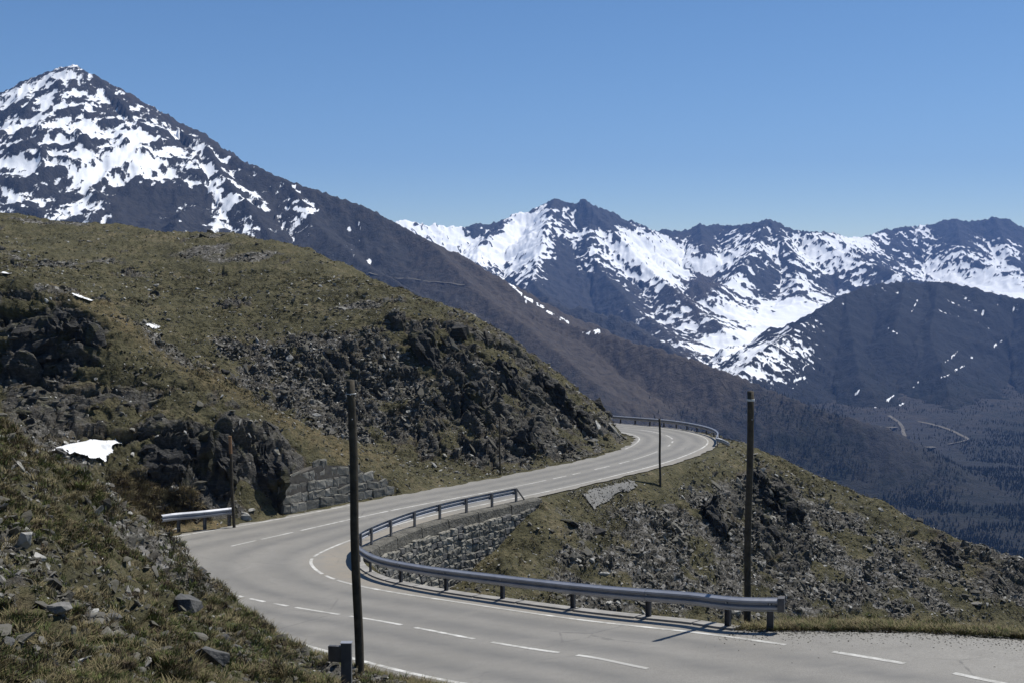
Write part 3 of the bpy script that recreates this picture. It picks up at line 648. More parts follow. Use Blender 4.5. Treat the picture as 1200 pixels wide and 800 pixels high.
# ------------------------------------------------------------------ guardrails
PROF = [(-.045, .415), (-.04, .44), (.05, .485), (.055, .54), (-.04, .575), (-.04, .612), (.055, .648), (.05, .695), (-.03, .738), (-.045, .755)]
def sweep(name, pts, outs, prof, m, parent, th=.007):
    """sheet profile swept along pts; outs = unit vectors towards the traffic side"""
    pr = list(prof)+[(a-th, b) for a, b in prof[::-1]]; k = len(pr); V = []
    for p, o in zip(pts, outs):
        for a, z in pr: V.append((p[0]+o[0]*a, p[1]+o[1]*a, p[2]+z))
    n = len(pts); Fq = [(i*k+j, i*k+(j+1) % k, (i+1)*k+(j+1) % k, (i+1)*k+j) for i in range(n-1) for j in range(k)]
    kk = len(prof)
    for b in (0, (n-1)*k): Fq += [(b+j, b+j+1, b+k-2-j, b+k-1-j) for j in range(kk-1)]
    return link(name, pymesh(name, V, Fq, m), parent)
def boxv(x0, x1, y0, y1, z0, z1): return [(x, y, z) for z in (z0, z1) for x, y in ((x0, y0), (x1, y0), (x1, y1), (x0, y1))]
BF = [(3, 2, 1, 0), (4, 5, 6, 7), (0, 1, 5, 4), (1, 2, 6, 5), (2, 3, 7, 6), (3, 0, 4, 7)]
def multibox(name, bl, m):
    vs = []; fs = []
    for b in bl: k = len(vs); vs += boxv(*b); fs += [tuple(i+k for i in f) for f in BF]
    return pymesh(name, vs, fs, m)
# C-section post: web and two flanges; +Y faces the traffic
POST = multibox('post', [(-.08, .08, -.018, -.010, -.25, .75), (-.08, -.072, -.010, .05, -.25, .75), (.072, .08, -.010, .05, -.25, .75), (-.075, .075, -.03, .062, -.02, .004)], M_steeld)
SPAC = multibox('spacer', [(-.05, .05, .05, .085, .50, .69)], M_steeld)
def cylmesh(name, r, h, n, m, axis='z', taper=1.):
    vs = []; 
    for z, rr in ((0, r), (h, r*taper)):
        for i in range(n):
            a = 2*PI*i/n; vs.append((rr*math.cos(a), rr*math.sin(a), z) if axis == 'z' else (rr*math.cos(a), z, rr*math.sin(a)))
    fs = [(i, (i+1) % n, n+(i+1) % n, n+i) for i in range(n)]+[tuple(range(n))[::-1], tuple(range(n, 2*n))]
    return pymesh(name, vs, fs, m)
BOLT = cylmesh('bolt', .022, .02, 6, M_white, 'y')
def rotz(d): return math.atan2(d[1], d[0])-PI/2         # turns local +Y to direction d
def guardrail(root, path, seglen, posts, side_out, zoff=0.):
    """path: dense (n,3); posts: arc positions; side_out(i) unit 2D to traffic"""
    d = np.r_[0, np.cumsum(np.linalg.norm(np.diff(path, axis=0), axis=1))]; L = d[-1]
    t = np.gradient(path[:, :2], axis=0); t /= np.linalg.norm(t, axis=1)[:, None]; o = np.stack([-t[:, 1], t[:, 0]], 1)*side_out
    at = lambda q: np.array([np.interp(q, d, path[:, i]) for i in range(3)]); ao = lambda q: (lambda v: v/np.linalg.norm(v))(np.array([np.interp(q, d, o[:, i]) for i in range(2)]))
    e = 0; k = 0
    cuts = [0]+[posts[i] for i in range(2, len(posts)-1, max(1, int(round(seglen/(np.mean(np.diff(posts)))))))]+[L]
    for a, b in zip(cuts[:-1], cuts[1:]):
        q = np.linspace(a, b+(.12 if b < L else 0), max(2, int((b-a)/.25))); off = .012*(k % 2)
        sweep('rail_beam', [at(min(v, L))+np.array([*(ao(min(v, L))*(.125+off)), 0]) for v in q], [ao(min(v, L)) for v in q], PROF, M_steel, root); k += 1
    for q in posts:
        p = at(q); v = ao(q); rz = rotz(v)
        po = link('post', POST, root, tuple(p)); po.rotation_euler = (0, 0, rz)
        sp = link('spacer', SPAC, root, tuple(p)); sp.rotation_euler = (0, 0, rz)
        bo = link('bolt', BOLT, root, (p[0]+v[0]*.095, p[1]+v[1]*.095, p[2]+.595)); bo.rotation_euler = (0, 0, rz)
    return at, ao, d
roff = lambda s: -(iER(s)+.17)
def rail_path(s0, s1, lift=.05, f=roff):
    s = np.linspace(s0, s1, 300); p = road_at(s, f(s)); p[:, 2] += lift; return p, s
sA, sB = s_of_px(912, 744, roff, 3, 7), s_of_px(606, 587, roff, 17, 20.5)
path, sp_ = rail_path(sA, sB)
d_ = np.r_[0, np.cumsum(np.linalg.norm(np.diff(path, axis=0), axis=1))]
pp = [(903, 744), (853, 741), (760, 728), (672, 716), (589, 706), (523, 694), (470, 685), (432, 675), (412, 664)]
pq = [(435, 637), (458, 627), (486, 618), (516, 610), (547, 601), (577, 594), (604.5, 587)]
qs = [float(np.interp(s_of_px(a, b, roff, 4, 13.6), sp_, d_)) for a, b in pp]
q2s = [float(np.interp(s_of_px(a, b, roff, 14.6, 20), sp_, d_)) for a, b in pq]
gap = q2s[0]-qs[-1]; nn_ = max(1, int(round(gap/1.5))); mids = [qs[-1]+gap*i/nn_ for i in range(1, nn_)]
gr = thing('guardrail', 'long grey steel guardrail sweeping around the inside of the hairpin', 'guardrail')
at, ao, d = guardrail(gr, path, 4., qs+mids+q2s, 1)
# flared end plate at the near end, sloping brace at the far end
p = at(0); v = ao(0); t = (at(.3)-at(0)); t /= np.linalg.norm(t)
ep = [p+np.array([*(v*(.10+a*.9)), z])-t*x_ for x_ in (0, .16) for a, z in ((-.05, .40), (.11, .43), (.13, .595), (.11, .76), (-.05, .79))]
link('end_plate', pymesh('end_plate', ep, [(0, 1, 2, 3, 4), (9, 8, 7, 6, 5), (0, 5, 6, 1), (1, 6, 7, 2), (2, 7, 8, 3), (3, 8, 9, 4), (4, 9, 5, 0)], M_steeld), gr)
L = d[-1]; p = at(L); v = ao(L); t = at(L)-at(L-.3); t /= np.linalg.norm(t)
br = []
for q, zt in ((p, .74), (p+t*.75, .0)):
    for a in (-.03, .03):
        for zz_ in (0, .09): br.append(q+np.array([v[0]*(.05+a), v[1]*(.05+a), zt-zz_]))
link('end_brace', pymesh('end_brace', br, [(0, 1, 3, 2), (6, 7, 5, 4), (0, 4, 5, 1), (1, 5, 7, 3), (3, 7, 6, 2), (2, 6, 4, 0)], M_steeld), gr)
# far guardrail around the outer side of the second bend
f2 = lambda s: -(iER(s)+.10)
s0, s1 = s_of_px(838, 520, f2, 22, 25), 28.9
path2, s2_ = rail_path(s0, s1, -.03, f2)
e0 = path2[0]; t0 = path2[0]-path2[3]; t0 /= np.linalg.norm(t0); E2 = PY(853, 523, 86.5)
ext = cr([path2[12], path2[0], e0*.45+E2*.55+t0*.5+[0, 0, -.12], E2-[0, 0, .42]], 8)[8:][::-1][:-1]
path2 = np.vstack([ext, path2])
g2 = thing('guardrail', 'far guardrail along the outside of the distant bend above the valley', 'guardrail')
dd2 = np.r_[0, np.cumsum(np.linalg.norm(np.diff(path2, axis=0), axis=1))]
guardrail(g2, path2, 4., list(np.arange(2.2, dd2[-1]-.5, 2.0)), 1)
# short guardrail on the outer side at the left
f3 = lambda s: iOL(s)+EL+.55
path3 = np.array([PZ(188, 621.5, 11.45), PZ(205, 619, 11.5), PZ(236, 616, 11.55), PZ(265, 612.5, 11.6), PZ(273, 611.5, 11.6)]); path3 = cr(path3, 8)
g3 = thing('guardrail', 'short straight guardrail beside the road at the left, ending at a wooden pole', 'guardrail')
d3 = np.r_[0, np.cumsum(np.linalg.norm(np.diff(path3, axis=0), axis=1))]
guardrail(g3, path3, 4., [float(np.interp(a, path3[:, 0]/path3[:, 1], d3)) for a in [(205-600)/F, (236-600)/F, (265-600)/F]], -1)
# stub in the foreground
B0 = PY(406, 806, 20.0); gz = ground_z(B0[0], B0[1])
Tt = PY(406, 752.5, 20.0)
g4 = thing('guardrail', 'dark guardrail end stub with one thick post in the foreground beside the tallest pole', 'guardrail', (float(B0[0]), 20., float(Tt[2]-.85)))
link('post', multibox('post', [(-.09, .10, -.06, .06, -.5, .85)], M_steeld), g4)
link('cap', multibox('cap', [(-.098, .108, -.068, .068, .85, .862)], M_steel), g4)
V = []; 
for x_, y_ in ((-.34, .05), (-.2, -.02), (-.092, -.05)):
    for z_ in (.50, .79): V += [(x_, y_, z_-.02*(x_ < -.3)), (x_+.02, y_+.08, z_-.02*(x_ < -.3))]
link('rail_beam', pymesh('rail_beam', V, [(0, 1, 3, 2), (0, 4, 5, 1), (4, 8, 9, 5), (2, 3, 7, 6), (6, 7, 11, 10), (0, 2, 6, 4), (4, 6, 10, 8), (1, 5, 7, 3), (5, 9, 11, 7), (8, 10, 11, 9)], M_steeld), g4)

# ------------------------------------------------------------------ wooden poles (route markers for the snow season)
def pole(label, base_px, Y, top_px, dia, band=None, m=M_wood, topm=None):
    b = PY(base_px[0], base_px[1], Y); t_ = PY(top_px[0], top_px[1], Y); gz = ground_z(b[0], b[1])
    b = b+(b-t_)/np.linalg.norm(b-t_)*max(0, (b[2]-gz)) if b[2] > gz else b
    H = float(np.linalg.norm(t_-b)); T = thing('pole', label, 'pole', tuple(map(float, b)))
    ax = Vector((t_-b).tolist()).normalized(); T.rotation_mode = 'QUATERNION'; T.rotation_quaternion = Vector((0, 0, 1)).rotation_difference(ax)
    n = 14; vs = []; r0 = dia/2; zs = np.linspace(-.4, H, 14)
    for i, z in enumerate(zs):
        for k in range(n):
            a = 2*PI*k/n; rr = r0*(1-.10*i/13)*(1+.05*math.sin(3*a+i*.7)+random.uniform(-.015, .015)); vs.append((rr*math.cos(a)+.012*math.sin(i*.8), rr*math.sin(a), z))
    vs.append((0, 0, H+.015)); fs = [(i*n+k, i*n+(k+1) % n, (i+1)*n+(k+1) % n, (i+1)*n+k) for i in range(13) for k in range(n)]
    fs += [(13*n+k, 13*n+(k+1) % n, 14*n) for k in range(n)]
    link('shaft', pymesh('shaft', vs, fs, m, True), T)
    if topm:
        o = link('bare_top', cylmesh('bare_top', r0*1.06, H*.19, 12, topm), T, (0, 0, H*.81+.02)); o['label'] = 'bare orange brown wood at the pole top'
    if band:
        z, h, mm, rr = band; o = link('ring', cylmesh('ring', r0*rr, h, 16, mm), T, (0, 0, H-z-h))
        for k in range(2): link('nail', cylmesh('nail', .012, r0*2+.06, 6, M_steel, 'y'), T, (.02*k, -r0-.03, H-z-.02-.5*k))
    return T
pole('tallest dark wooden pole in the foreground, standing at the grassy left road edge', (421, 786), 22.5, (411, 445), .185, (.27, .012, M_white, 1.12))
pole('tall dark wooden pole with a pale ring near its top, behind the near guardrail end', (875, 732), 28.2, (880, 458), .185, (.20, .05, M_white, 1.05))
pole('slim dark pole at the grassy edge just before the far bend', (773.5, 557), 71., (773, 490), .15)
pole('thin dark pole against the foot of the rocky cliff', (586, 556), 70.5, (585.5, 489), .11)
pole('short wooden pole with orange brown top behind the small left guardrail', (274, 615), 52.6, (269.5, 511), .15, None, M_wood, M_woodb)

# ------------------------------------------------------------------ boulders: every large rock the photograph shows is a thing
import bmesh
def hull_rock(name, seed, n, sx, sy, sz, m, bev=.0, sub=0):
    r = random.Random(seed*7+1); bm = bmesh.new()
    for i in range(n):
        v = Vector((r.gauss(0, 1), r.gauss(0, 1), r.gauss(0, 1))).normalized()*r.uniform(.82, 1.05)
        bm.verts.new((v.x*sx, v.y*sy, max(-.75, min(.7, v.z))*sz))
    bmesh.ops.convex_hull(bm, input=bm.verts); 
    for v in [v for v in bm.verts if not v.link_faces]: bm.verts.remove(v)
    if bev: bmesh.ops.bevel(bm, geom=list(bm.edges), offset=bev*min(sx, sy, sz), segments=1, affect='EDGES')
    if sub:
        bmesh.ops.triangulate(bm, faces=bm.faces); bmesh.ops.subdivide_edges(bm, edges=bm.edges, cuts=sub, use_grid_fill=True)
        for v in bm.verts:
            p = v.co*(2.2/max(sx, sy, sz)); q = np.array([p.x]), np.array([p.y]), np.array([p.z])
            v.co += v.co.normalized()*float(vn3(*q, seed)[0])*.09*max(sx, sy, sz)
    me = bpy.data.meshes.new(name); bm.to_mesh(me); bm.free(); me.materials.append(m); return me
BOUL = [  # px, py, depth window, width px, aspect, flat, material, label
 (215, 714, 8, 44, 35, .8, .55, M_rockd, 'dark angular boulder with a flat top in the grass of the foreground bank'),
 (250, 775, 8, 40, 37, .8, .35, M_rockd, 'low dark slab with a sunlit pale edge at the bottom of the bank'),
 (141, 686, 8, 40, 24, .8, .5, M_rockd, 'small dark wedge of rock left of the flat-topped boulder'),
 (29, 639, 8, 40, 15, .8, 1.2, M_rockp, 'pale upright oval stone near the left picture edge'),
 (66, 625, 8, 40, 13, .8, .4, M_rockp, 'flat white stone on the upper part of the foreground bank'),
 (236, 668, 8, 29, 15, .8, .5, M_rockd, 'small dark block in the stony runnel close to the road'),
 (313, 757, 8, 40, 14, .8, .9, M_rockm, 'grey block with pale top standing near the road edge at the pole'),
 (262, 752, 8, 40, 13, .8, .6, M_rockd, 'little dark stone between the low slab and the grey block'),
 (278, 763, 8, 40, 11, .8, .6, M_rockd, 'round dark stone just right of the low slab'),
 (72, 717, 8, 40, 22, .8, .5, M_rockm, 'light grey stone half sunk in the middle of the bank'),
 (110, 793, 6, 40, 30, .6, .22, M_rockm, 'thin flat grey stone at the bottom edge of the picture'),
 (86, 794, 6, 40, 10, .8, .8, M_rockp, 'small round white stone at the bottom edge of the picture'),
 (217, 747, 8, 40, 24, .6, .2, M_rockm, 'thin curved grey stone below the flat-topped boulder'),
 (192, 661, 8, 44, 18, .6, .3, M_rockm, 'pale grey flake lying above the small grass tuft'),
 (175, 694, 8, 44, 20, .7, .28, M_rockm, 'narrow grey slab above left of the flat-topped boulder'),
 (10, 762, 6, 40, 18, .8, .6, M_rockd, 'dark stone at the left edge near the bottom corner'),
 (133, 727, 6, 40, 18, .8, .35, M_rockd, 'dark sunken slab below the small dark wedge of rock'),
 (57, 614, 8, 44, 14, .8, .7, M_rockd, 'dark lump of rock beside the flat white stone'),
 (72, 531, 18, 55, 16, .8, .4, M_rockd, 'dark rock lying at the left tip of the snow patch'),
 (288, 603, 49, 60, 15, .8, .7, M_rockp, 'pale boulder at the roadside right of the short wooden pole'),
 (335, 596, 49, 64, 9, .8, .9, M_rockp, 'whitish block beside the road at the end of the low stone wall'),
 (487, 353, 90, 112, 24, .8, .35, M_rockm, 'long pale slab on the crest of the grassy hill'),
 (538, 387, 80, 100, 18, 1, 1.1, M_rockd, 'dark square block at the top of the cliff'),
 (572, 388, 80, 100, 20, 1, .7, M_rockd, 'broad dark block right of the square block on the cliff top'),
 (708, 464, 82, 105, 15, .9, 1.2, M_rockd, 'dark pointed crag at the right end of the cliff above the bend'),
 (726, 473, 82, 105, 13, .9, .8, M_rockd, 'smaller crag right of the pointed one where the cliff meets the bend'),
 (707, 671, 48, 80, 15, .7, .35, M_rockp, 'flat white stone in the scree above the near guardrail'),
 (694, 654, 48, 80, 8, .8, .7, M_rockp, 'small white stone just above the flat white one in the scree'),
 (799, 694, 48, 85, 14, .7, .4, M_rockp, 'pale jagged stone low in the scree left of the ringed pole'),
 (232, 338, 80, 120, 7, .9, .5, M_rockp, 'tiny pale stone in the meadow of the back hill'),
 (182, 343, 70, 120, 13, .9, .7, M_rockd, 'dark round boulder on the meadow of the back hill'),
 (239, 276, 100, 135, 12, .9, .6, M_rockd, 'dark rock on the skyline of the grassy hill, left one'),
 (247, 268, 100, 135, 9, .9, .6, M_rockd, 'small dark rock on the skyline of the grassy hill, right one'),
 (264, 434, 50, 90, 14, .8, .45, M_rockd, 'dark stone on the crest of the front spur'),
 (668, 610, 50, 80, 22, .9, .35, M_rockd, 'dark ledge directly below the grey gravel patch'),
 (700, 620, 50, 80, 20, .9, .45, M_rockd, 'second dark ledge, lower right of the one under the gravel'),
 (1080, 590, 70, 100, 14, 1, .5, M_rockd, 'dark rock on the crest of the right spur, upper one'),
 (1035, 592, 70, 100, 20, 1, .55, M_rockd, 'broad dark rock just under the crest of the right spur'),
]
BPOS = []
for k, (px, py, y0, y1, wpx, asp, fl, m, lab) in enumerate(BOUL):
    i = ground_at_px(px, py+wpx*fl*.3, y0, y1); p = PTR[i]; w = wpx/F*p[1]/2*(1.45 if y1 < 46 else 1.15); BPOS.append((p[0], p[1], w))
    me = hull_rock('boulder', 100+k, 16, w, w*asp, w*fl*1.25, (M_crag if m is M_rockd and y0 > 44 else m), 0, 1 if wpx > 12 else 0)
    o = link('boulder', me, None, (p[0], p[1], p[2]+w*fl*(.6 if y1 < 60 else .12)+(.05 if y1 < 60 else 0))); o.rotation_euler = (random.uniform(-.2, .05), random.uniform(.0, .35), random.uniform(-.35, .35)); tag(o, lab, 'rock')

CRAG = [  # px, py of the middle, depth window, width px, height px, lean, label
 (40, 398, 50, 62, 105, 80, 1.2, 'big dark crag filling the top of the left outcrop'),
 (104, 402, 50, 62, 44, 62, -.3, 'dark block at the right end of the top left outcrop'),
 (185, 552, 48, 60, 80, 58, .9, 'broad dark rock face right beside the snow patch'),
 (243, 548, 48, 60, 80, 78, -.3, 'dark rock face behind the short wooden pole'),
 (305, 552, 48, 62, 50, 88, -.55, 'dark leaning slab between the short pole and the low stone wall'),
 (338, 572, 50, 62, 26, 44, -.5, 'small dark leaning slab touching the low stone wall'),
 (838, 616, 55, 88, 32, 62, -.45, 'dark blocky crag just left of the ringed pole on the right spur'),
 (898, 588, 60, 92, 26, 82, -.5, 'long dark slab right of the ringed pole, upper one'),
 (906, 640, 60, 90, 24, 66, -.45, 'long dark slab right of the ringed pole, lower one'),
 (928, 606, 60, 92, 22, 84, -.5, 'outermost long dark slab right of the ringed pole'),
 (1162, 672, 60, 92, 46, 54, -.6, 'broad dark crag low on the right spur near the picture edge'),
 (1112, 655, 60, 92, 30, 40, -.7, 'dark crag on the right spur left of the broad one'),
 (1190, 690, 60, 92, 26, 40, -.7, 'dark crag at the right picture edge above the lay-by'),
 (600, 455, 76, 92, 34, 70, -.5, 'dark slab in the middle of the cliff'),
 (638, 458, 76, 92, 22, 58, -.5, 'narrow dark slab in the right half of the cliff, upper one'),
 (660, 475, 76, 94, 24, 60, -.5, 'narrow dark slab in the right half of the cliff, lower one'),
 (560, 482, 74, 90, 30, 60, -.5, 'dark slab low in the middle of the cliff'),
 (612, 520, 72, 88, 42, 34, -.6, 'dark undercut rock at the foot of the cliff beside the thin pole'),
 (500, 415, 78, 95, 26, 56, -.55, 'dark slab high on the left half of the cliff'),
 (686, 500, 76, 96, 22, 44, -.5, 'dark slab at the right end of the cliff just above the bend'),
]
for k, (px, py, y0, y1, wpx, hpx, lean, lab) in enumerate(CRAG):
    i = ground_at_px(px, py, y0, y1); p = PTR[i]; sc_ = p[1]/F; w, hh = wpx*sc_/2, hpx*sc_/2
    me = hull_rock('crag', 700+k, 30, w*1.05, min(w, hh)*.75, hh/.70, M_crag, 0, 0); bm = bmesh.new(); bm.from_mesh(me)
    bmesh.ops.triangulate(bm, faces=bm.faces)
    for _ in range(3): bmesh.ops.subdivide_edges(bm, edges=[e for e in bm.edges if e.calc_length() > .22], cuts=1, use_grid_fill=True); bmesh.ops.triangulate(bm, faces=bm.faces)
    bm.normal_update(); q = np.array([v.co[:] for v in bm.verts])*1.0; nn3 = np.array([v.normal[:] for v in bm.verts]); o3 = q+np.array([p[0], p[1], p[2]])
    c1, c2, cid = vor3(o3[:, 0]*1.1, o3[:, 1]*1.1, o3[:, 2]*.8 if abs(lean) < .8 else o3[:, 2]*2.2, 81+k); e1, e2, eid = vor3(o3[:, 0]*3.1, o3[:, 1]*2.6, o3[:, 2]*2.0, 91)
    dsp = (cid-.5)*.75-.22*np.exp(-((c2-c1)/.08)**2)+(eid-.5)*.22+.14*vn3(o3[:, 0]*4, o3[:, 1]*4, o3[:, 2]*4, 9)
    for v, a, b in zip(bm.verts, nn3, dsp): v.co += Vector(a.tolist())*float(b)*min(1., hh*.45)
    bm.to_mesh(me); bm.free()
    o = link('crag', me, None, (p[0], p[1]+min(w, hh)*(.10 if px < 400 else -.12), p[2]+hh*(-.05 if px < 400 else .06))); o.rotation_euler = (-.30, lean if abs(lean) < .8 else 0, random.uniform(-.3, .3)); tag(o, lab, 'rock')
# ------------------------------------------------------------------ snow patches on the near slopes
def near_snow(poly, y0, y1, label, lift=.12):
    ids = np.arange(len(PTR)).reshape(len(rows), len(cols)); q = grid_faces(len(rows), len(cols))
    P0 = np.array(poly, float); c = q[:, 0]; sel = (PTR[c, 1] > y0) & (PTR[c, 1] < y1) & (_ppx[c] > P0[:, 0].min()-3) & (_ppx[c] < P0[:, 0].max()+3) & (_ppy[c] > P0[:, 1].min()-6) & (_ppy[c] < P0[:, 1].max()+6)
    q = q[sel]; m = polymask(poly, _ppx[q].mean(1), _ppy[q].mean(1), 1.5)+.0; q = q[m > .12]
    if len(q) == 0: print('no snow', label); return
    u, inv = np.unique(q.ravel(), return_inverse=True); V = PTR[u].copy(); mm = polymask(poly, _ppx[u], _ppy[u], 4); V[:, 2] += -.03+lift*ss(.3, 1, mm)*1.4
    n = len(u); 
    for it in range(22):                                   # smooth, melted surface
        A = np.zeros((n, 4)); f = inv.reshape(-1, 4)
        for a in range(4):
            for b in (1, 3): np.add.at(A, f[:, a], np.c_[V[f[:, (a+b) % 4]], np.ones(len(f))])
        V[:, 2] = np.maximum(V[:, 2]*.3+.7*A[:, 2]/A[:, 3], PTR[u, 2]+(.10*ss(.45, .9, mm)-.02))
    o = link('snow_patch', mesh_np('snow_patch', V, inv.reshape(-1, 4), [M_snow], True)); o['kind'] = 'structure'; o['label'] = label
near_snow([(62, 528), (90, 521), (112, 516), (120, 519), (132, 517), (143, 520), (134, 528), (129, 533), (132, 538), (124, 545), (118, 541), (108, 547), (96, 540), (80, 532)], 45, 58, 'white snow patch left in the gully beside the dark outcrop', .25)
near_snow([(-4, 315), (5, 317), (13, 321), (6, 323), (-4, 320)], 58, 70, 'small snow sliver on the crest of the front spur at the left edge', .1)
near_snow([(84, 343), (98, 348), (110, 353), (104, 355), (92, 351)], 56, 70, 'thin snow sliver along the crest of the front spur', .1)
near_snow([(170, 379), (180, 379), (187, 384), (180, 385)], 56, 90, 'tiny snow spot lower on the crest of the front spur', .1)

# ------------------------------------------------------------------ loose stones, grass and heath: uncountable ground cover
def scatter_group(name, coll, material_note=None):
    ng = bpy.data.node_groups.new(name, 'GeometryNodeTree'); ng.interface.new_socket('Geometry', in_out='INPUT', socket_type='NodeSocketGeometry'); ng.interface.new_socket('Geometry', in_out='OUTPUT', socket_type='NodeSocketGeometry')
    N = ng.nodes; gi = N.new('NodeGroupInput'); go = N.new('NodeGroupOutput'); ip = N.new('GeometryNodeInstanceOnPoints'); ci = N.new('GeometryNodeCollectionInfo')
    ci.inputs['Collection'].default_value = coll; ci.inputs['Separate Children'].default_value = True; ci.inputs['Reset Children'].default_value = True
    ip.inputs['Pick Instance'].default_value = True
    def at(nm, ty): a = N.new('GeometryNodeInputNamedAttribute'); a.data_type = ty; a.inputs['Name'].default_value = nm; return a.outputs[0]
    L = ng.links.new; L(gi.outputs[0], ip.inputs['Points']); L(ci.outputs[0], ip.inputs['Instance'])
    L(at('pick', 'INT'), ip.inputs['Instance Index']); L(at('rot', 'FLOAT_VECTOR'), ip.inputs['Rotation']); L(at('scl', 'FLOAT_VECTOR'), ip.inputs['Scale']); L(ip.outputs[0], go.inputs[0]); return ng
def scatter(name, label, protos, P, rot, scl):
    col = bpy.data.collections.new(name+'_pieces')
    for k, me in enumerate(protos): o = bpy.data.objects.new('%s_piece' % name, me); col.objects.link(o)
    me = bpy.data.meshes.new(name); me.vertices.add(len(P)); me.vertices.foreach_set('co', np.asarray(P, np.float32).ravel())
    a = me.attributes.new('rot', 'FLOAT_VECTOR', 'POINT'); a.data.foreach_set('vector', np.asarray(rot, np.float32).ravel())
    a = me.attributes.new('scl', 'FLOAT_VECTOR', 'POINT'); a.data.foreach_set('vector', np.asarray(scl, np.float32).ravel())
    a = me.attributes.new('pick', 'INT', 'POINT'); a.data.foreach_set('value', rng.integers(0, len(protos), len(P)).astype(np.int32))
    o = link(name, me); m = o.modifiers.new('scatter', 'NODES'); m.node_group = scatter_group(name, col); o['kind'] = 'stuff'; o['label'] = label; return o
def pick(w, n):
    w = np.maximum(w, 0)*((_ppx > -60) & (_ppx < 1260) & (_ppy < 830) & (PTR[:, 1] > 5)); c = np.cumsum(w); i = np.searchsorted(c, rng.random(n)*c[-1]); return np.minimum(i, len(w)-1)
def m_loose():
    m, n, b = mat('loose_stone'); t = NT(n); oi = n.nodes.new('ShaderNodeObjectInfo')
    c = t.ramp(oi.outputs['Random'], [(0, (.042, .039, .034)), (.4, (.085, .079, .068)), (.75, (.135, .128, .112)), (.92, (.24, .23, .21)), (1, (.46, .45, .42))])
    c = t.mix(t.rng(t.noise(t.coord(), 6, 4), .4, .7), c, (.09, .085, .06)); t.lk(c, b.inputs['Base Color']); t.lk(t.bump(t.noise(t.coord(), 14, 4), .5, .03), b.inputs['Normal']); return m
M_loose = m_loose()
SP = [hull_rock('loose_stone', 300+i, 9+i % 4, 1, .55+.05*(i % 5), .28+.07*(i % 4), M_loose) for i in range(10)]
clear = ((RD > .25)).astype(float); NB = np.ones(len(PTR))
for bx, by, br_ in BPOS: NB *= ss(.7, 1.3, np.hypot(PTR[:, 0]-bx, PTR[:, 1]-by)/br_)
def euler(idx, tilt=.35, align=.7):
    n = GNf[idx]; rx = -np.arctan2(n[:, 1], n[:, 2])*align; ry = np.arctan2(n[:, 0], n[:, 2])*align; k = len(idx)
    return np.stack([rx+rng.normal(0, tilt, k), ry+rng.normal(0, tilt, k), rng.uniform(0, 2*PI, k)], 1)
_Y = PTR[:, 1]; bank_ = _Y < 44; fx, fy = PTR[:, 0], PTR[:, 1]
patch = ss(-.05, .3, fbm2(fx*.25, fy*.25, 4, 200)); patch2 = ss(-.1, .35, fbm2(fx*.6, fy*.6, 3, 210))
idx = pick(((RLt < 0) & (RD > .3) & (RD < 3.4) & (RSt > 19.9) & (RSt < 22.2) & (_ppx < 745)).astype(float), 1500); sz = rng.uniform(.02, .09, len(idx))
scatter('gravel', 'fine grey gravel strewn over and around the patch by the far leg', SP, PTR[idx]+[0, 0, .10], euler(idx), np.stack([sz]*3, 1))
sg = rng.uniform(2.6, 5.1, 2600); og = -np.interp(sg, ST, ER)+rng.exponential(.35, 2600)-.15; pg = road_at(sg, og); sz = rng.uniform(.006, .035, 2600)
scatter('gravel', 'loose gravel along the edge of the paved lay-by', SP, pg+[0, 0, .004], rng.uniform(0, 6, (2600, 3))*[0, 0, 1], np.stack([sz]*3, 1))
# far scree and debris
idx = pick((~bank_)*clear*ss(0, .8, RD)*(A_S*1.25*(1-.75*ss(.6, 1, A_R)*(A_S < .55))+A_R*.05+.16+.35*patch*patch2)*np.where((_Y < 69) & (fx < -14), .5, 1)*(_Y < 132), 62000)
sz = np.exp(rng.normal(-2.38, .50, len(idx)))*(_Y[idx]/70)**.5*(1-.30*(A_G[idx] > .6))*(.6+1.0*ss(-.3, .4, fbm2(fx[idx]*.35, fy[idx]*.35, 3, 260))); 
sz = np.minimum(sz, .5); scatter('scree', 'loose grey stones covering the scree slopes', SP, PTR[idx]+GNf[idx]*(sz*.1)[:, None], euler(idx), np.stack([sz]*3, 1)*rng.uniform(.75, 1.25, (len(idx), 3)))
idx = pick(bank_*clear*ss(0, .6, RD)*(A_S*1.2+.30+.5*patch2)*(RLt > -8), 21000)
sz = np.minimum(np.exp(rng.normal(-3.1, .58, len(idx)))*(_Y[idx]/20)**.4, .26); scatter('stones', 'small loose stones strewn over the foreground bank', SP, PTR[idx]+GNf[idx]*(sz*.1)[:, None], euler(idx), np.stack([sz]*3, 1)*rng.uniform(.75, 1.25, (len(idx), 3)))
idx = pick((~bank_)*clear*ss(0, .8, RD)*(.5+patch+A_S)*(_Y < 132), 5200); sz = np.minimum(np.exp(rng.normal(-2.5, .4, len(idx)))*(_Y[idx]/70)**.7, .3)
scatter('flakes', 'small pale stone flakes catching the sun on the slopes', [hull_rock('flake', 500+i, 9, 1, .6, .3, M_rockp) for i in range(4)], PTR[idx]+GNf[idx]*(sz*.3)[:, None], euler(idx), np.stack([sz]*3, 1))
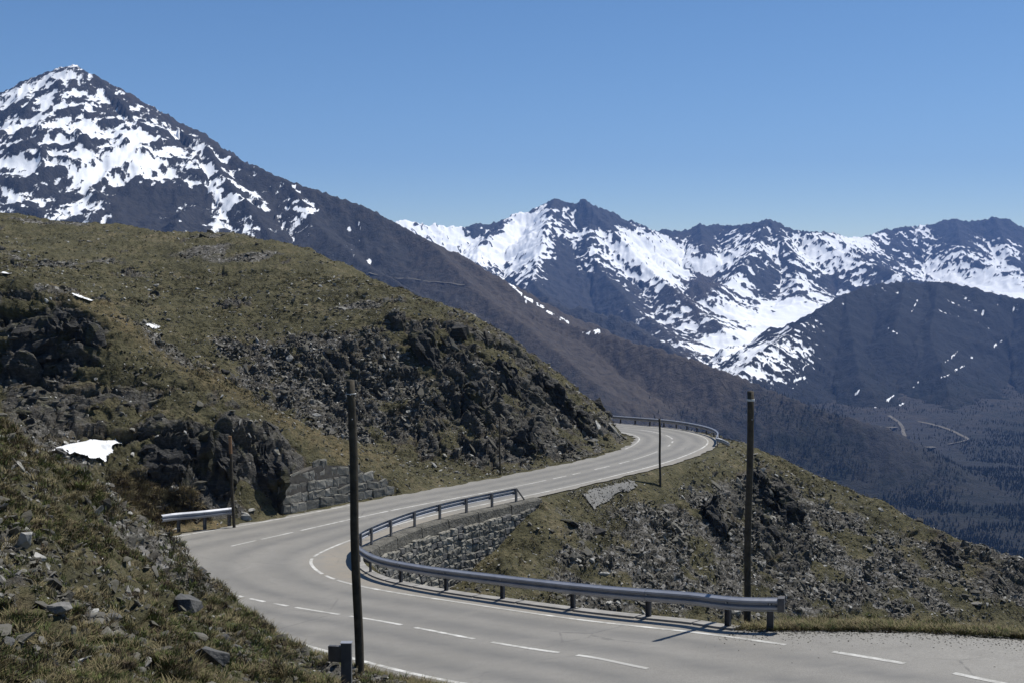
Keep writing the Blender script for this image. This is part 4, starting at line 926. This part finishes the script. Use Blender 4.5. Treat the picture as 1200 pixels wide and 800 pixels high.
# slabs that break the outcrops up, dipping to the right
SLAB = [hull_rock('rock_slab', 400+i, 12, .42, .30, 1.25, M_loose if i % 3 == 0 else M_crag) for i in range(8)]
idx = pick((~bank_)*ss(0, .9, RD)*A_R**2*(1-.6*A_S)*(_Y < 100), 700)
sz = np.minimum(np.exp(rng.normal(-1.3, .55, len(idx))), np.where(_Y[idx] < 66, .42, .8)); left_ = (fx[idx] < -15) & (_Y[idx] < 69.5)
rt = np.stack([rng.normal(-.35, .2, len(idx)), np.where(left_, rng.normal(1.35, .2, len(idx)), rng.normal(-.62, .18, len(idx))), rng.normal(0, .3, len(idx))], 1)
scatter('outcrop_slabs', 'dark tilted slabs breaking out of the rocky outcrops', SLAB, PTR[idx]+GNf[idx]*(sz*.05)[:, None], rt, np.stack([sz]*3, 1)*rng.uniform(.7, 1.4, (len(idx), 3)))
def tuft(seed, nb, h, spread, w, m, bend=.6):
    r = random.Random(seed); vs = []; fs = []
    for i in range(nb):
        a = r.uniform(0, 2*PI); rr = r.random()**.6*spread; x0, y0 = math.cos(a)*rr, math.sin(a)*rr; a2 = a+r.uniform(-.9, .9); hh = h*r.uniform(.5, 1.1); b = bend*hh*r.uniform(.4, 1.4)
        pa = a2+PI/2; dx, dy = math.cos(pa)*w/2, math.sin(pa)*w/2; ex, ey = math.cos(a2), math.sin(a2); k = len(vs)
        vs += [(x0-dx, y0-dy, -.02), (x0+dx, y0+dy, -.02), (x0+ex*b*.35+dx*.8, y0+ey*b*.35+dy*.8, hh*.6), (x0+ex*b*.35-dx*.8, y0+ey*b*.35-dy*.8, hh*.6), (x0+ex*b, y0+ey*b, hh)]
        fs += [(k, k+1, k+2, k+3), (k+3, k+2, k+4)]
    return pymesh('tuft', vs, fs, m)
TG = [tuft(i, 34, .11, .12, .013, M_bl_g, .9) for i in range(4)]+[tuft(10+i, 34, .13, .12, .011, M_bl_y, 1.2) for i in range(3)]+[tuft(20+i, 30, .09, .14, .016, M_heath, 1.1) for i in range(3)]
idx = pick(bank_*clear*ss(0, .35, RD)*(A_G*.9+.05)*(.06+ss(.0, .3, fbm2(fx*.7, fy*.7, 4, 230))+.25*patch)*(RLt > -8)*NB, 15000)
sz = rng.uniform(.55, 1.2, len(idx))*np.minimum(_Y[idx]/20, 1.3)**.55; scatter('grass', 'short green and straw coloured grass on the foreground bank', TG, PTR[idx], euler(idx, .15, .35), np.stack([sz, sz, sz*rng.uniform(.7, 1.2, len(idx))], 1))
TF = [tuft(40+i, 16, .30, .30, .05, M_bl_m, .6) for i in range(3)]+[tuft(50+i, 16, .26, .30, .045, M_bl_y, .7) for i in range(2)]+[tuft(60+i, 16, .26, .3, .05, M_heath, .7) for i in range(2)]
idx = pick((~bank_)*ss(.15, .9, RD)*(A_G*1.0+.05+.6*A_D)*(.1+patch*.8+.3*patch2)*(_Y < 130), 15000)
sz = rng.uniform(.2, .6, len(idx))*(_Y[idx]/70)**.3; scatter('meadow', 'tussocks of dull alpine grass on the far slopes', TF, PTR[idx], euler(idx, .2, .4), np.stack([sz, sz, sz*rng.uniform(.5, 1.1, len(idx))], 1))
verge = ((RLt < 0) & (RD > .12) & (RD < 1.7) & (RSt > 2) & (RSt < 5.4))+((RLt > 0) & (RD > .05) & (RD < .8) & (RSt > 5.5) & (RSt < 12))*.6
idx = pick(verge.astype(float), 3800); sz = rng.uniform(.7, 1.5, len(idx)); scatter('verge_grass', 'tall straw and green grass along the paved lay-by', TG, PTR[idx], euler(idx, .15, .3), np.stack([sz]*3, 1))
idx = pick(A_D*(_Y > 44)*(_Y < 54)*(_ppx < 300)*ss(.9, 1.6, RD), 900); sz = rng.uniform(1.0, 2.0, len(idx)); scatter('heath', 'brown heath shrubs behind the short left guardrail', TG[4:], PTR[idx], euler(idx, .3, .3), np.stack([sz]*3, 1))

# ------------------------------------------------------------------ mountains
def cone_ridges(x, y, ridges):
    """height of a set of ridge lines; every ridge: points (x, y, z) and its flank slope"""
    H = np.full(x.shape, -1e9); D = np.full(x.shape, 1e9); T = np.zeros(x.shape); off = 0
    for pts, k in ridges:
        P = np.array(pts, float); acc = off
        for a, b in zip(P[:-1], P[1:]):
            dx, dy = b[:2]-a[:2]; L = math.hypot(dx, dy)+1e-9; t = np.clip(((x-a[0])*dx+(y-a[1])*dy)/L**2, 0, 1)
            d = np.hypot(x-a[0]-t*dx, y-a[1]-t*dy); z = a[2]+(b[2]-a[2])*t-k*d*(1-.12*np.clip(d/900, 0, 1))
            m = z > H; H = np.where(m, z, H); D = np.where(m, d, D); T = np.where(m, acc+t*L, T); acc += L
        off = acc+777
    return H, D, T
def W3(pts): return [tuple(PY(*p)) for p in pts]
def mountain(name, label, c0, c1, nc, r0, r1, nr, ridges, floor, amp, gl, scale, snow, attrs, m, seed, sil=.12, conc=.5, steep=.9, streak=.25, ampf=None, floor_n=0., stf=.45, rbw=1., r2w=.75, crest=.16, streaks=(), dcon=1.):
    U = (np.linspace(c0, c1, nc)-600)/F; rw_ = np.geomspace(r0, r1, nr); Yg, Ug = np.meshgrid(rw_, U, indexing='ij'); x = (Ug*Yg).ravel(); y = Yg.ravel()
    wx = x+scale*40*fbm2(x/(300*scale), y/(300*scale), 3, seed+30); wy = y+scale*40*fbm2(x/(300*scale), y/(300*scale), 3, seed+35)
    H0, _, _ = cone_ridges(x, y, ridges); H, D, T = cone_ridges(wx, wy, ridges); w = ss(0, 90*scale, D)[...]; H = H0*(1-w)+H*w
    fl = floor(x, y); Tw = T+gl*.55*fbm2(x/(gl*2.5), y/(gl*2.5), 3, seed+80); rb = rid2(Tw/(gl), D/(gl*5.5), 5, seed, .55); fl = fl+amp*.45*(rid2(x/(gl*2.2), y/(gl*2.2), 5, seed+90)-.4)*(floor_n); rb2 = rid2(wx/(gl*1.25), wy/(gl*3.2), 6, seed+9, .52)
    a = amp*(sil+(1-sil)*ss(0, 260*scale, D))
    a = a*(ampf(Ug.ravel()*F+600) if ampf else 1)
    H = H+a*((rb-.42)*rbw+(rb2-.4)*r2w)+amp*crest*fbm2(x/(18*scale), y/(18*scale), 3, seed+14)*ss(-1, 60*scale, D+30*scale*sil)+amp*crest*(.01+.5*(1-ss(0, 110*scale, D)))*(rid2(x/(19*scale), y/(30*scale), 3, seed+17)-.35)
    kk = 14*scale; mx = np.maximum(H, fl); H = mx+kk*np.log(np.exp(np.clip((H-mx)/kk, -30, 0))+np.exp(np.clip((fl-mx)/kk, -30, 0)))-kk*.0
    H = H+2.2*scale*fbm2(x/(50*scale), y/(50*scale), 4, seed+50)
    G = H.reshape(nr, nc); P = np.stack([x, y, H], 1); gx = np.gradient(G, axis=1)/np.gradient(Ug*Yg, axis=1); gy = np.gradient(G, axis=0)/np.gradient(Yg, axis=0)
    sl_ = np.hypot(gx, gy-0*gx).ravel()
    # concavity at two scales, measured in metres of relief
    def blur(A, n):
        for _ in range(n):
            A = np.pad(A, 1, mode='edge'); A = (A[:-2, 1:-1]+A[2:, 1:-1]+A[1:-1, :-2]+A[1:-1, 2:]+2*A[1:-1, 1:-1])/6
        return A
    cv = (blur(G, 10)-G).ravel()/(3.0*scale); cv = np.clip(cv, -1, 1)
    px, py = proj(x, y, H); at = {}
    q = np.stack([px, py], 1)/100.
    if snow is not None:
        S = np.array(snow, float); D0 = rbf(S[:, :2]/100, S[:, 2], q, .03); D0 = .47+(D0-.47)*dcon
        at['snow'] = np.clip(D0+conc*cv*np.clip(D0*3, 0, 1)-steep*np.clip(sl_-.75, -.3, .8)*np.clip(D0*3, 0, 1)+streak*(fbm2(Tw/(gl*stf), D/(gl*stf*5), 5, seed+70, .6))*np.clip(.15+D0*4, 0, 1), -.5, 1.5)
    if snow is not None:
        for (ax, ay), (bx, by), wd in streaks:
            L2 = (bx-ax)**2+(by-ay)**2; t_ = np.clip(((px-ax)*(bx-ax)+(py-ay)*(by-ay))/L2, 0, 1); dd_ = np.hypot(px-ax-t_*(bx-ax), py-ay-t_*(by-ay))
            at['snow'] = np.maximum(at['snow'], (.74+.6*fbm2(px/3, py/3, 2, 3))*ss(wd*1.25, wd*.25, dd_*(1+.5*vn2(px/5, py/5, 4))))
    for k_, v in (attrs or {}).items(): V = np.array(v, float); at[k_] = np.clip(rbf(V[:, :2]/100, V[:, 2], q, .05), 0, 1)
    o = struct(link(name, mesh_np(name, P, grid_faces(nr, nc), [m], True, None or at)), label); o['kind'] = 'structure'
    return P, px, py, at, o
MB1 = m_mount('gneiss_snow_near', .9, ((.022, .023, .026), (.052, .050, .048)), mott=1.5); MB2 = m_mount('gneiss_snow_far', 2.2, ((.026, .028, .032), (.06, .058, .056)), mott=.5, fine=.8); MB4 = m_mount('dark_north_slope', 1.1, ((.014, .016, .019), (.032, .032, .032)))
fl1 = lambda x, y: -268+12*fbm2(x/260, y/260, 3, 5)+np.clip((y-1900)/1200, 0, 1)*40
r1 = [(W3([(-350, 250, 2700), (-200, 215, 2700), (-60, 150, 2680), (0, 118, 2650), (30, 97, 2640), (60, 82, 2620), (88, 74, 2600), (110, 85, 2590), (130, 105, 2570), (150, 120, 2550), (170, 130, 2530), (200, 148, 2500), (240, 165, 2450), (290, 190, 2380), (340, 212, 2320), (400, 232, 2260), (450, 252, 2200), (500, 280, 2130), (560, 310, 2050), (590, 330, 2010), (633, 361, 1960), (670, 380, 1900), (717, 392, 1830), (760, 404, 1760), (800, 417, 1700), (850, 434, 1640), (900, 455, 1600), (960, 478, 1560), (1040, 500, 1500)]), .62),
      (W3([(88, 76, 2600), (70, 130, 2450), (40, 190, 2300), (0, 250, 2150)]), .75),
      (W3([(130, 105, 2570), (150, 160, 2420), (190, 215, 2250), (180, 270, 2100)]), .75),
      (W3([(240, 165, 2450), (262, 205, 2250), (300, 250, 2080), (330, 300, 1950)]), .7),
      (W3([(340, 212, 2320), (370, 262, 2100), (430, 310, 1900), (500, 350, 1700)]), .6),
      (W3([(-60, 150, 2680), (-100, 230, 2300)]), .7),
      (W3([(500, 280, 2130), (560, 340, 1850), (640, 400, 1650), (700, 450, 1500)]), .5)]
sn1 = [(-80, 150, .5), (0, 130, .48), (30, 110, .6), (86, 76, .85), (100, 84, .5), (75, 86, .75), (88, 95, .5), (60, 100, .52), (110, 110, .46), (125, 112, .38), (135, 125, .4), (70, 140, .75), (20, 150, .4), (20, 175, .36), (110, 150, .7), (60, 190, .45), (100, 175, .5), (40, 215, .9), (100, 195, .95), (150, 195, 1.), (170, 180, .85), (190, 165, .65), (205, 160, .5), (160, 150, .6), (110, 165, .45),
       (10, 225, .75), (60, 225, .35), (90, 250, .8), (150, 230, .12), (190, 240, .1), (130, 260, .15), (30, 245, .3), (215, 170, .5), (240, 215, .66), (215, 205, .45), (260, 250, .75), (240, 235, .35), (250, 180, .3), (300, 200, .2), (270, 185, .36), (290, 240, .42), (310, 260, .28), (350, 245, .5), (340, 220, .22), (330, 250, .25), (300, 275, .45), (400, 245, -.15), (440, 260, -.1), (420, 285, .25), (400, 300, .2), (380, 270, .05),
       (480, 290, 0), (460, 330, -.3), (540, 320, -.1), (620, 355, .05), (650, 385, -.3), (700, 430, -.4), (800, 470, -.5), (900, 500, -.6), (1100, 550, -.8), (1200, 600, -.8), (500, 380, -.5), (660, 372, .05), (300, 330, 0), (100, 290, .3), (1000, 600, -.8), (600, 500, -.6)]
br1 = [(0, 150, 0), (100, 200, 0), (300, 250, .05), (300, 200, .3), (400, 240, .35), (400, 290, .05), (500, 300, .5), (450, 320, .2), (540, 340, .6), (500, 370, .25), (600, 370, .75), (600, 400, .5), (700, 410, .95), (800, 430, .9), (760, 450, .9), (700, 470, .5), (800, 500, .45), (860, 450, .85), (900, 470, .5), (1000, 480, .5), (880, 540, .2), (1000, 600, 0), (1100, 500, .25), (1050, 510, .3), (1200, 640, .1), (1200, 520, .25), (1050, 560, .2), (1000, 560, .1), (1180, 550, .15)]
fo1 = [(0, 200, 0), (300, 250, 0), (500, 350, 0), (700, 420, 0), (700, 500, .25), (800, 450, .05), (850, 500, .5), (900, 470, .35), (900, 520, .8), (950, 500, .7), (1000, 560, .95), (1050, 520, .3), (1000, 480, .5), (1100, 500, .4), (1100, 600, .95), (1200, 640, .9), (1200, 500, .7), (1180, 560, .6), (960, 540, .9), (600, 450, .1), (1020, 500, .4)]
PM1, mx1, my1, at1, o1 = mountain('mountain', 'snow streaked pyramid peak on the left whose long brown shoulder runs down to the valley', -260, 1560, 960, 620, 3300, 330, r1, fl1, 34, 75, 1., sn1, {'brown': br1, 'forest': fo1}, MB1, 500, .20, .25, .25, .8, lambda p: .3+.7*ss(520, 330, p), stf=.6, crest=.24, dcon=1.0, streaks=[((597, 332), (612, 345), 1.6), ((615, 348), (636, 360), 2.2), ((640, 364), (666, 377), 1.8), ((684, 389), (692, 390), 1.8), ((697, 387), (705, 389), 1.8), ((420, 262), (423, 266), 2), ((408, 268), (414, 272), 1.6), ((343, 218), (352, 226), 2.2), ((328, 244), (372, 246), 3.2), ((430, 305), (436, 309), 1.8)])
fl4 = lambda x, y: -275-0*x
r4 = [(W3([(800, 478, 1950), (830, 460, 2100), (860, 442, 2250), (890, 414, 2450), (920, 392, 2650), (950, 370, 2850), (990, 345, 3050), (1010, 336, 3120), (1060, 330, 3200), (1100, 328, 3200), (1140, 335, 3150), (1200, 351, 3100), (1300, 395, 3000), (1500, 430, 2900)]), .6),
      (W3([(990, 345, 3050), (1000, 400, 2700), (1010, 450, 2350)]), .55), (W3([(1100, 328, 3200), (1090, 390, 2750), (1110, 450, 2350), (1120, 490, 2150)]), .55), (W3([(1200, 351, 3100), (1230, 420, 2650), (1210, 480, 2300)]), .55), (W3([(1060, 330, 3200), (1050, 390, 2700)]), .55)]
sn4 = [(1000, 345, .05), (870, 440, .52), (890, 425, .5), (900, 410, .45), (880, 450, .4), (930, 420, .3), (950, 400, .05), (960, 440, .05), (1000, 400, -.1), (1050, 370, -.05), (1060, 350, .02), (1100, 400, -.15), (1180, 360, .04), (1150, 380, .05), (1200, 400, -.05), (1110, 430, -.05), (1080, 440, -.05), (1000, 460, -.1), (1030, 465, .0), (1200, 480, -.3), (930, 470, -.1), (1100, 500, -.4), (980, 500, -.3), (1060, 480, 0)]
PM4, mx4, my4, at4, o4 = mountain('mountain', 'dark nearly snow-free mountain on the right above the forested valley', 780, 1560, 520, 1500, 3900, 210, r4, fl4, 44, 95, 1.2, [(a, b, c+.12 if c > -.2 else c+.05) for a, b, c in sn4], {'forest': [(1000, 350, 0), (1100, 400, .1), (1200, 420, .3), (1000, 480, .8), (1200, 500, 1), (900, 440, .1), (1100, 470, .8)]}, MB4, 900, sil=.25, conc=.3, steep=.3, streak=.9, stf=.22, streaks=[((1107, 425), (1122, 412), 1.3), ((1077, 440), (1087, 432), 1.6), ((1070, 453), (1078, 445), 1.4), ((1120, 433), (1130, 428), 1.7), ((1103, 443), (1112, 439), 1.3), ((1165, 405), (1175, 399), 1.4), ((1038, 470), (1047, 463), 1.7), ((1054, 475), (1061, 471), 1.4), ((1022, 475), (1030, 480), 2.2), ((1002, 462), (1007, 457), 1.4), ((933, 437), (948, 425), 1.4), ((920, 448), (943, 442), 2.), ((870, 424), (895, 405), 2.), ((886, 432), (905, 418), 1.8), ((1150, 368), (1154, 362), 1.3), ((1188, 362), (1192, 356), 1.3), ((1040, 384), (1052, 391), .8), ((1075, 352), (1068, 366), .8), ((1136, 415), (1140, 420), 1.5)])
fl2 = lambda x, y: np.interp(y, [2400, 3300, 4300, 5600, 8000], [-300, -240, -120, -20, -100])
r2 = [(W3([(330, 262, 4600), (440, 262, 4800), (480, 258, 5000), (510, 262, 5100), (540, 265, 5200), (570, 262, 5300), (600, 252, 5400), (630, 244, 5450), (640, 238, 5480), (650, 232, 5500), (658, 233, 5500), (668, 237, 5500), (682, 233, 5500), (700, 243, 5520), (722, 251, 5580), (728, 258, 5600), (740, 256, 5600), (760, 269, 5700), (775, 268, 5750), (790, 271, 5800), (806, 269, 5850), (820, 263, 5900), (850, 262, 6000), (868, 263, 5800), (880, 261, 5700), (898, 255, 5600), (915, 262, 5550), (940, 270, 5500), (975, 273, 5600), (1010, 278, 6000), (1040, 268, 6300), (1080, 264, 6450), (1120, 257, 6500), (1150, 258, 6500), (1165, 253, 6500), (1180, 256, 6500), (1200, 270, 6450), (1260, 285, 6400), (1400, 300, 6300)]), .66),
      (W3([(650, 232, 5500), (640, 262, 5000), (632, 300, 4450), (625, 330, 4000), (645, 350, 3500)]), .7),
      (W3([(682, 233, 5500), (720, 272, 5000), (765, 318, 4500), (800, 350, 4000), (850, 390, 3600)]), .62),
      (W3([(690, 262, 5100), (700, 310, 4500), (750, 370, 3800), (800, 405, 3300)]), .6),
      (W3([(898, 255, 5600), (885, 290, 5050), (850, 335, 4500), (820, 330, 4300)]), .68),
      (W3([(898, 255, 5600), (930, 300, 5000), (935, 345, 4500)]), .65),
      (W3([(940, 270, 5500), (1000, 300, 5050), (1060, 325, 4600), (1150, 345, 4300)]), .6),
      (W3([(1120, 257, 6500), (1130, 300, 5700), (1200, 330, 5100)]), .6),
      (W3([(1165, 253, 6500), (1185, 300, 5900)]), .66),
      (W3([(600, 252, 5400), (560, 290, 4800), (560, 320, 4200), (600, 345, 3500)]), .6),
      (W3([(820, 263, 5900), (825, 290, 5300)]), .7),
      (W3([(600, 340, 3300), (650, 352, 3100), (690, 362, 3050), (733, 375, 3000), (797, 415, 2800), (850, 440, 2650)]), .6)]
sn2 = [(470, 262, .95), (500, 275, .5), (520, 268, .95), (540, 270, .8), (560, 275, .4), (585, 262, .25), (600, 270, .9), (620, 255, 1.), (590, 290, 1.), (570, 300, .8), (620, 300, .9), (610, 320, .65), (580, 310, .4), (600, 335, .3), (650, 240, .2), (665, 245, .6), (682, 240, .25), (690, 250, .15), (640, 270, .55), (660, 290, .3), (700, 280, .6), (730, 290, .75), (660, 320, .12), (690, 315, .45), (720, 320, .4), (750, 310, .55), (700, 260, .25), (720, 262, .2), (735, 275, .9), (750, 300, .8), (745, 262, .2), (765, 290, 1.), (790, 310, 1.), (800, 290, .6), (785, 275, .3), (820, 310, .9), (830, 290, .25), (820, 270, .15), (850, 270, .35), (870, 290, .7), (850, 310, .8), (860, 335, .6), (820, 330, .1), (840, 325, .5), (900, 262, .25), (900, 290, .5), (880, 310, .42), (900, 330, .32), (940, 300, .66), (930, 280, .48), (960, 290, .66), (1000, 290, .75), (1000, 320, .5), (960, 330, .42), (1040, 330, .42), (920, 320, .42), (890, 350, .42), (930, 365, .62), (900, 365, .7), (980, 350, .35), (870, 340, .55), (760, 370, .4), (720, 370, .26), (690, 350, .08), (650, 350, .15), (660, 385, .4), (740, 400, .2), (780, 390, .4), (800, 360, .46), (810, 380, .44), (780, 350, .35), (830, 400, .46), (850, 380, .45), (860, 410, .5), (890, 385, .6), (830, 415, .5), (860, 430, .55), (700, 400, .05), (1020, 275, .55), (1060, 275, .35), (1050, 290, .3), (1100, 270, .25), (1080, 262, .7), (1100, 290, .35), (1120, 280, .3), (1165, 262, .08), (1150, 280, .4), (1180, 290, .65), (1170, 310, .6), (1100, 310, .7), (1120, 320, .6), (1160, 330, .7), (1200, 340, .7), (1060, 310, .5), (1200, 300, .3), (1180, 275, .2)]
PM2, mx2, my2, at2, o2 = mountain('mountain', 'far range of jagged snowy summits in the centre and right of the skyline', 300, 1480, 980, 2500, 7600, 330, r2, fl2, 95, 170, 2.4, sn2, {'brown': [(500, 280, 0), (700, 300, .1), (830, 325, .8), (850, 325, .4), (700, 400, .2), (800, 420, .5), (900, 300, 0), (1000, 320, .35), (1150, 290, 0), (860, 440, .6)]}, MB2, 700, sil=.18, conc=.30, steep=.45, streak=.75, stf=.5, floor_n=.7, rbw=.7, r2w=.8, crest=.26, dcon=1.55)
# pale roads drawn across the distant slopes
def draped(PM, mx, my, ymin, ymax, pts, width, label, m):
    ids = [];
    P = cr([(a, b) for a, b in pts], 10); sel = np.nonzero((PM[:, 1] > ymin) & (PM[:, 1] < ymax))[0]
    W_ = []
    for a, b in P: i = sel[np.argmin((mx[sel]-a)**2+(my[sel]-b)**2)]; W_.append(PM[i])
    W_ = np.array(W_); 
    for _ in range(2): W_[1:-1] = (W_[:-2]+W_[1:-1]*2+W_[2:])/4
    t = np.gradient(W_[:, :2], axis=0); t /= np.linalg.norm(t, axis=1)[:, None]+1e-9; V = []
    for p, q in zip(W_, t): V += [(p[0]-q[1]*width/2, p[1]+q[0]*width/2, p[2]+1.9), (p[0]+q[1]*width/2, p[1]-q[0]*width/2, p[2]+1.)]
    i = np.arange(len(W_)-1)*2; o = link('path', mesh_np('path', V, np.stack([i, i+2, i+3, i+1], 1), [m])); struct(o, label)
M_track = simple('pale_dirt_track', (.09, .08, .065), (.15, .135, .11), .02, .9, obj=False)
draped(PM1, mx1, my1, 1500, 2300, [(433, 322), (470, 327), (510, 331), (545, 335)], 3, 'faint level track crossing the brown mountain shoulder', M_track)
draped(PM1, mx1, my1, 1000, 2600, [(978, 497), (1010, 500), (1050, 501)], 6, 'distant pale road on the wooded valley side, left stretch', M_track)
draped(PM1, mx1, my1, 1000, 2600, [(1042, 487), (1056, 498), (1060, 512), (1064, 524), (1095, 524)], 6, 'distant zigzag road dropping through the wood', M_track)
draped(PM1, mx1, my1, 1000, 2600, [(1076, 494), (1105, 501), (1128, 511), (1132, 516), (1110, 521)], 6, 'distant pale hairpin loop at the end of the valley road', M_track)
# far-off larch and pine wood
def conifer(seed, m):
    r = random.Random(seed); vs = []; fs = []; n = 6
    for k in range(4):
        z0 = .12+k*.21; R = (.24-.052*k)*r.uniform(.8, 1.15); b = len(vs); a0 = r.random()*6
        for i in range(n): a = a0+2*PI*i/n; rr = R*r.uniform(.6, 1.15); vs.append((rr*math.cos(a), rr*math.sin(a), z0+r.uniform(-.05, .03)))
        vs.append((r.uniform(-.02, .02), r.uniform(-.02, .02), z0+.34)); fs += [(b+i, b+(i+1) % n, b+n) for i in range(n)]
    b = len(vs); vs += [(.02, 0, -.1), (-.01, .017, -.1), (-.01, -.017, -.1), (0, 0, .5)]; fs += [(b, b+1, b+3), (b+1, b+2, b+3), (b+2, b, b+3)]
    return pymesh('conifer', vs, fs, m)
TR = [conifer(i, M_tree) for i in range(5)]
def forest(PM, mx, my, at, n, lo, label, ymax, seed):
    w = np.clip(at['forest']-lo, 0, 1)**1.2*(mx > 700)*(mx < 1400)*(my > 380)*(PM[:, 1] < ymax)*ss(-.25, .35, fbm2(PM[:, 0]/90, PM[:, 1]/90, 3, seed))
    c = np.cumsum(w); i = np.searchsorted(c, rng.random(n)*c[-1]); P = PM[i]+np.c_[rng.normal(0, 4, (n, 2)), np.zeros(n)]-[0, 0, .5]
    s = rng.uniform(2.4, 5.6, n); scatter('forest', label, TR, P, np.stack([0*s, 0*s, rng.uniform(0, 6, n)], 1), np.stack([s, s, s], 1))
forest(PM1, mx1, my1, at1, 60000, .12, 'far-off larch and pine wood in the valley', 2900, 3)
forest(PM4, mx4, my4, at4, 12000, .25, 'far-off wood on the foot of the dark right mountain', 3300, 4)

# ------------------------------------------------------------------ haze: the air of the valley
HZ = multibox('haze', [(-5200, 5200, -120, 8200, -700, 900)], None)
m = bpy.data.materials.new('mountain_air'); m.use_nodes = True; n = m.node_tree; n.nodes.clear(); o_ = n.nodes.new('ShaderNodeOutputMaterial'); v_ = n.nodes.new('ShaderNodeVolumePrincipled')
v_.inputs['Color'].default_value = (.20, .42, 1, 1); v_.inputs['Density'].default_value = 6.8e-5; v_.inputs['Anisotropy'].default_value = 0.0
n.links.new(v_.outputs[0], o_.inputs['Volume']); HZ.materials.append(m); hz = link('haze', HZ); hz['kind'] = 'stuff'; hz['label'] = 'thin blue mountain haze filling the valley'
print('tris', sum(len(me.polygons)*2 for me in bpy.data.meshes if me.users))
